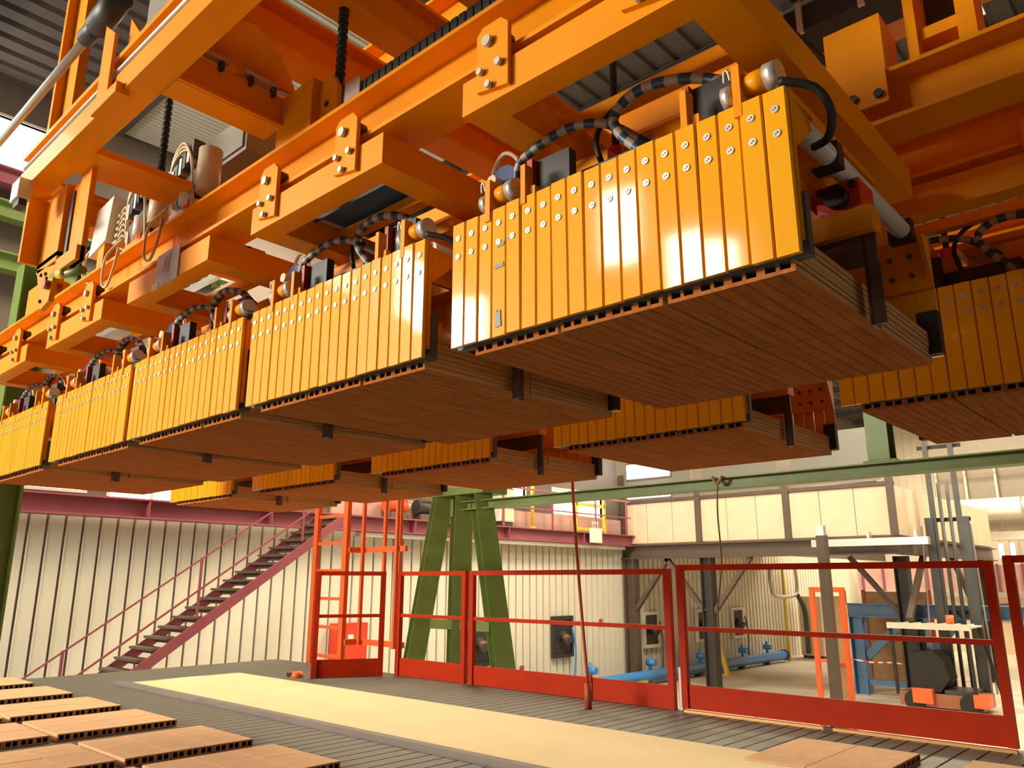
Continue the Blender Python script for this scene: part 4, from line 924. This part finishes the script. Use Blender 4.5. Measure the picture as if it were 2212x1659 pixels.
part('loop_hose', MB().tube([(-4.18, 0.0, 2.70), (-4.26, -0.01, 2.66), (-4.26, -0.02, 2.56), (-4.16, -0.02, 2.48), (-4.12, 0.0, 2.51)], 0.007, 6), CREAMP, wb)
for (x, lab) in ((-3.62, 'left pneumatic valve island with looping tubes on the front rail'), (-3.15, 'right pneumatic valve island with looping tubes on the front rail')):
    v = thing('valve_island', lab, 'valve', (x, 1.36, 2.50))
    part('foot', box(-0.10, 0.16, -0.05, 0.06, 0, 0.05), YEL, v)
    part('manifold', MB().bar((-0.08, 0, 0.10), (0.12, 0.02, 0.20), 0.08, 0.12), DARK, v)
    for k in range(6): part('valve', MB().bar((-0.10 + k * 0.035, -0.03, 0.19 + k * 0.018), (-0.10 + k * 0.035, -0.03, 0.27 + k * 0.018), 0.022, 0.05), MAST if k % 2 else ALU, v)
    part('air_filter', MB().cyl((0.14, 0, 0.10), (0.14, 0, 0.30), 0.05, 14), CREAMP, v)
    part('filter_bowl', MB().cyl((0.06, -0.05, 0.05), (0.06, -0.05, 0.15), 0.03, 12), WHITE, v)
    for k in range(3): part('tube', MB().tube([(-0.16, -0.03, 0.18 - k * 0.012), (-0.12, -0.05, 0.32 - k * 0.015), (-0.01, -0.06, 0.37 - k * 0.02), (0.08, -0.06, 0.28), (0.11, -0.05, 0.12), (0.13, -0.05, 0.03)], 0.006, 6), CREAMP, v)
    part('loop_tube', MB().tube([(-0.12, -0.05, 0.10), (-0.20, -0.09, 0.02), (-0.19, -0.10, -0.12), (-0.12, -0.10, -0.16), (-0.06, -0.10, -0.08), (-0.09, -0.08, 0.03)], 0.006, 6), CREAMP, v)
    part('red_tag', box(0.05, 0.09, -0.055, -0.05, 0.03, 0.07), VALVER, v)

# ------------------------------------------------------------------ upper right steelwork
rbk = thing('rail_bracket_box', 'yellow box bracket standing on the rear rail at upper right', 'bracket', (0, 2.335, 2.54))
part('front_plate', box(-0.75, -0.575, 0, 0.012, 0.005, 0.20), YEL, rbk); part('side_plate', box(-0.59, -0.575, 0.012, 0.16, 0.005, 0.20), YEL, rbk); part('base', box(-0.75, -0.575, 0.0, 0.16, 0.0, 0.005), YEL, rbk)
part('splice_plate', box(-0.745, -0.575, -0.008, 0.003, -0.115, -0.002), YEL, rbk)
for (x, z) in ((-0.675, -0.075), (-0.60, -0.085)): part('bolt', MB().cyl((x, -0.008, z), (x, -0.022, z), 0.014, 10), DARK, rbk)
trs = thing('cable_tray', 'black cable tray with pale rungs at the top right', 'tray', (0, 0, 0))
part('tray', box(-1.06, 0.6, 2.60, 2.78, 3.005, 3.02), BLACK, trs); part('tray_side', box(-1.06, 0.6, 2.60, 2.61, 3.02, 3.11), BLACK, trs); part('tray_side', box(-1.06, 0.6, 2.77, 2.78, 3.02, 3.11), BLACK, trs)
for x in (-0.99, -0.92, -0.70, -0.45, -0.2): part('rung', box(x, x + 0.022, 2.585, 2.60, 2.99, 3.12), ALU, trs)
for x in (-0.85, 0.2): part('hanger', box(x, x + 0.03, 2.785, 2.80, 3.0, 3.21), DARK, trs); part('hanger_arm', box(x, x + 0.03, 2.785, 3.1, 3.185, 3.20), DARK, trs)
part('end_frame', MB().box(-1.00, -0.92, 2.56, 2.585, 2.965, 2.985).box(-1.0, -0.985, 2.56, 2.585, 2.985, 3.08), ALU, trs)
part('green_terminal', box(-1.07, -0.985, 2.60, 2.63, 3.125, 3.165), mat('terminal_green', (0.25, 0.45, 0.30), 0.5), trs)
part('gas_strut', MB().cyl((-0.925, 2.57, 2.98), (-0.81, 2.57, 2.79), 0.014, 10), MAST, trs)
us = thing('hoist_stand', 'dark orange hoist stand with black pulley above the rear rail', 'stand', (0, 2.45, 2.54))
for (x, wd_) in ((-0.52, 0.03), (-0.38, 0.05), (-0.16, 0.03), (-0.02, 0.07)): part('upright', box(x, x + wd_, -0.05, 0.1, 0, 0.9), YEL, us)
part('tie_plate', box(-0.52, -0.36, -0.02, 0.1, 0.0, 0.03), YEL, us); part('pulley', MB().cyl((-0.28, -0.02, 0.30), (-0.28, 0.05, 0.30), 0.08, 18), BLACK, us); part('shelf', box(-0.50, -0.38, -0.03, 0.1, 0.10, 0.14), YEL, us)
part('dark_cover', box(-0.5, -0.36, 0.1, 0.12, 0.03, 0.6), DARK, us); part('dark_cover', box(0.06, 0.5, 0.1, 0.12, 0.05, 0.9), GREEN, us)
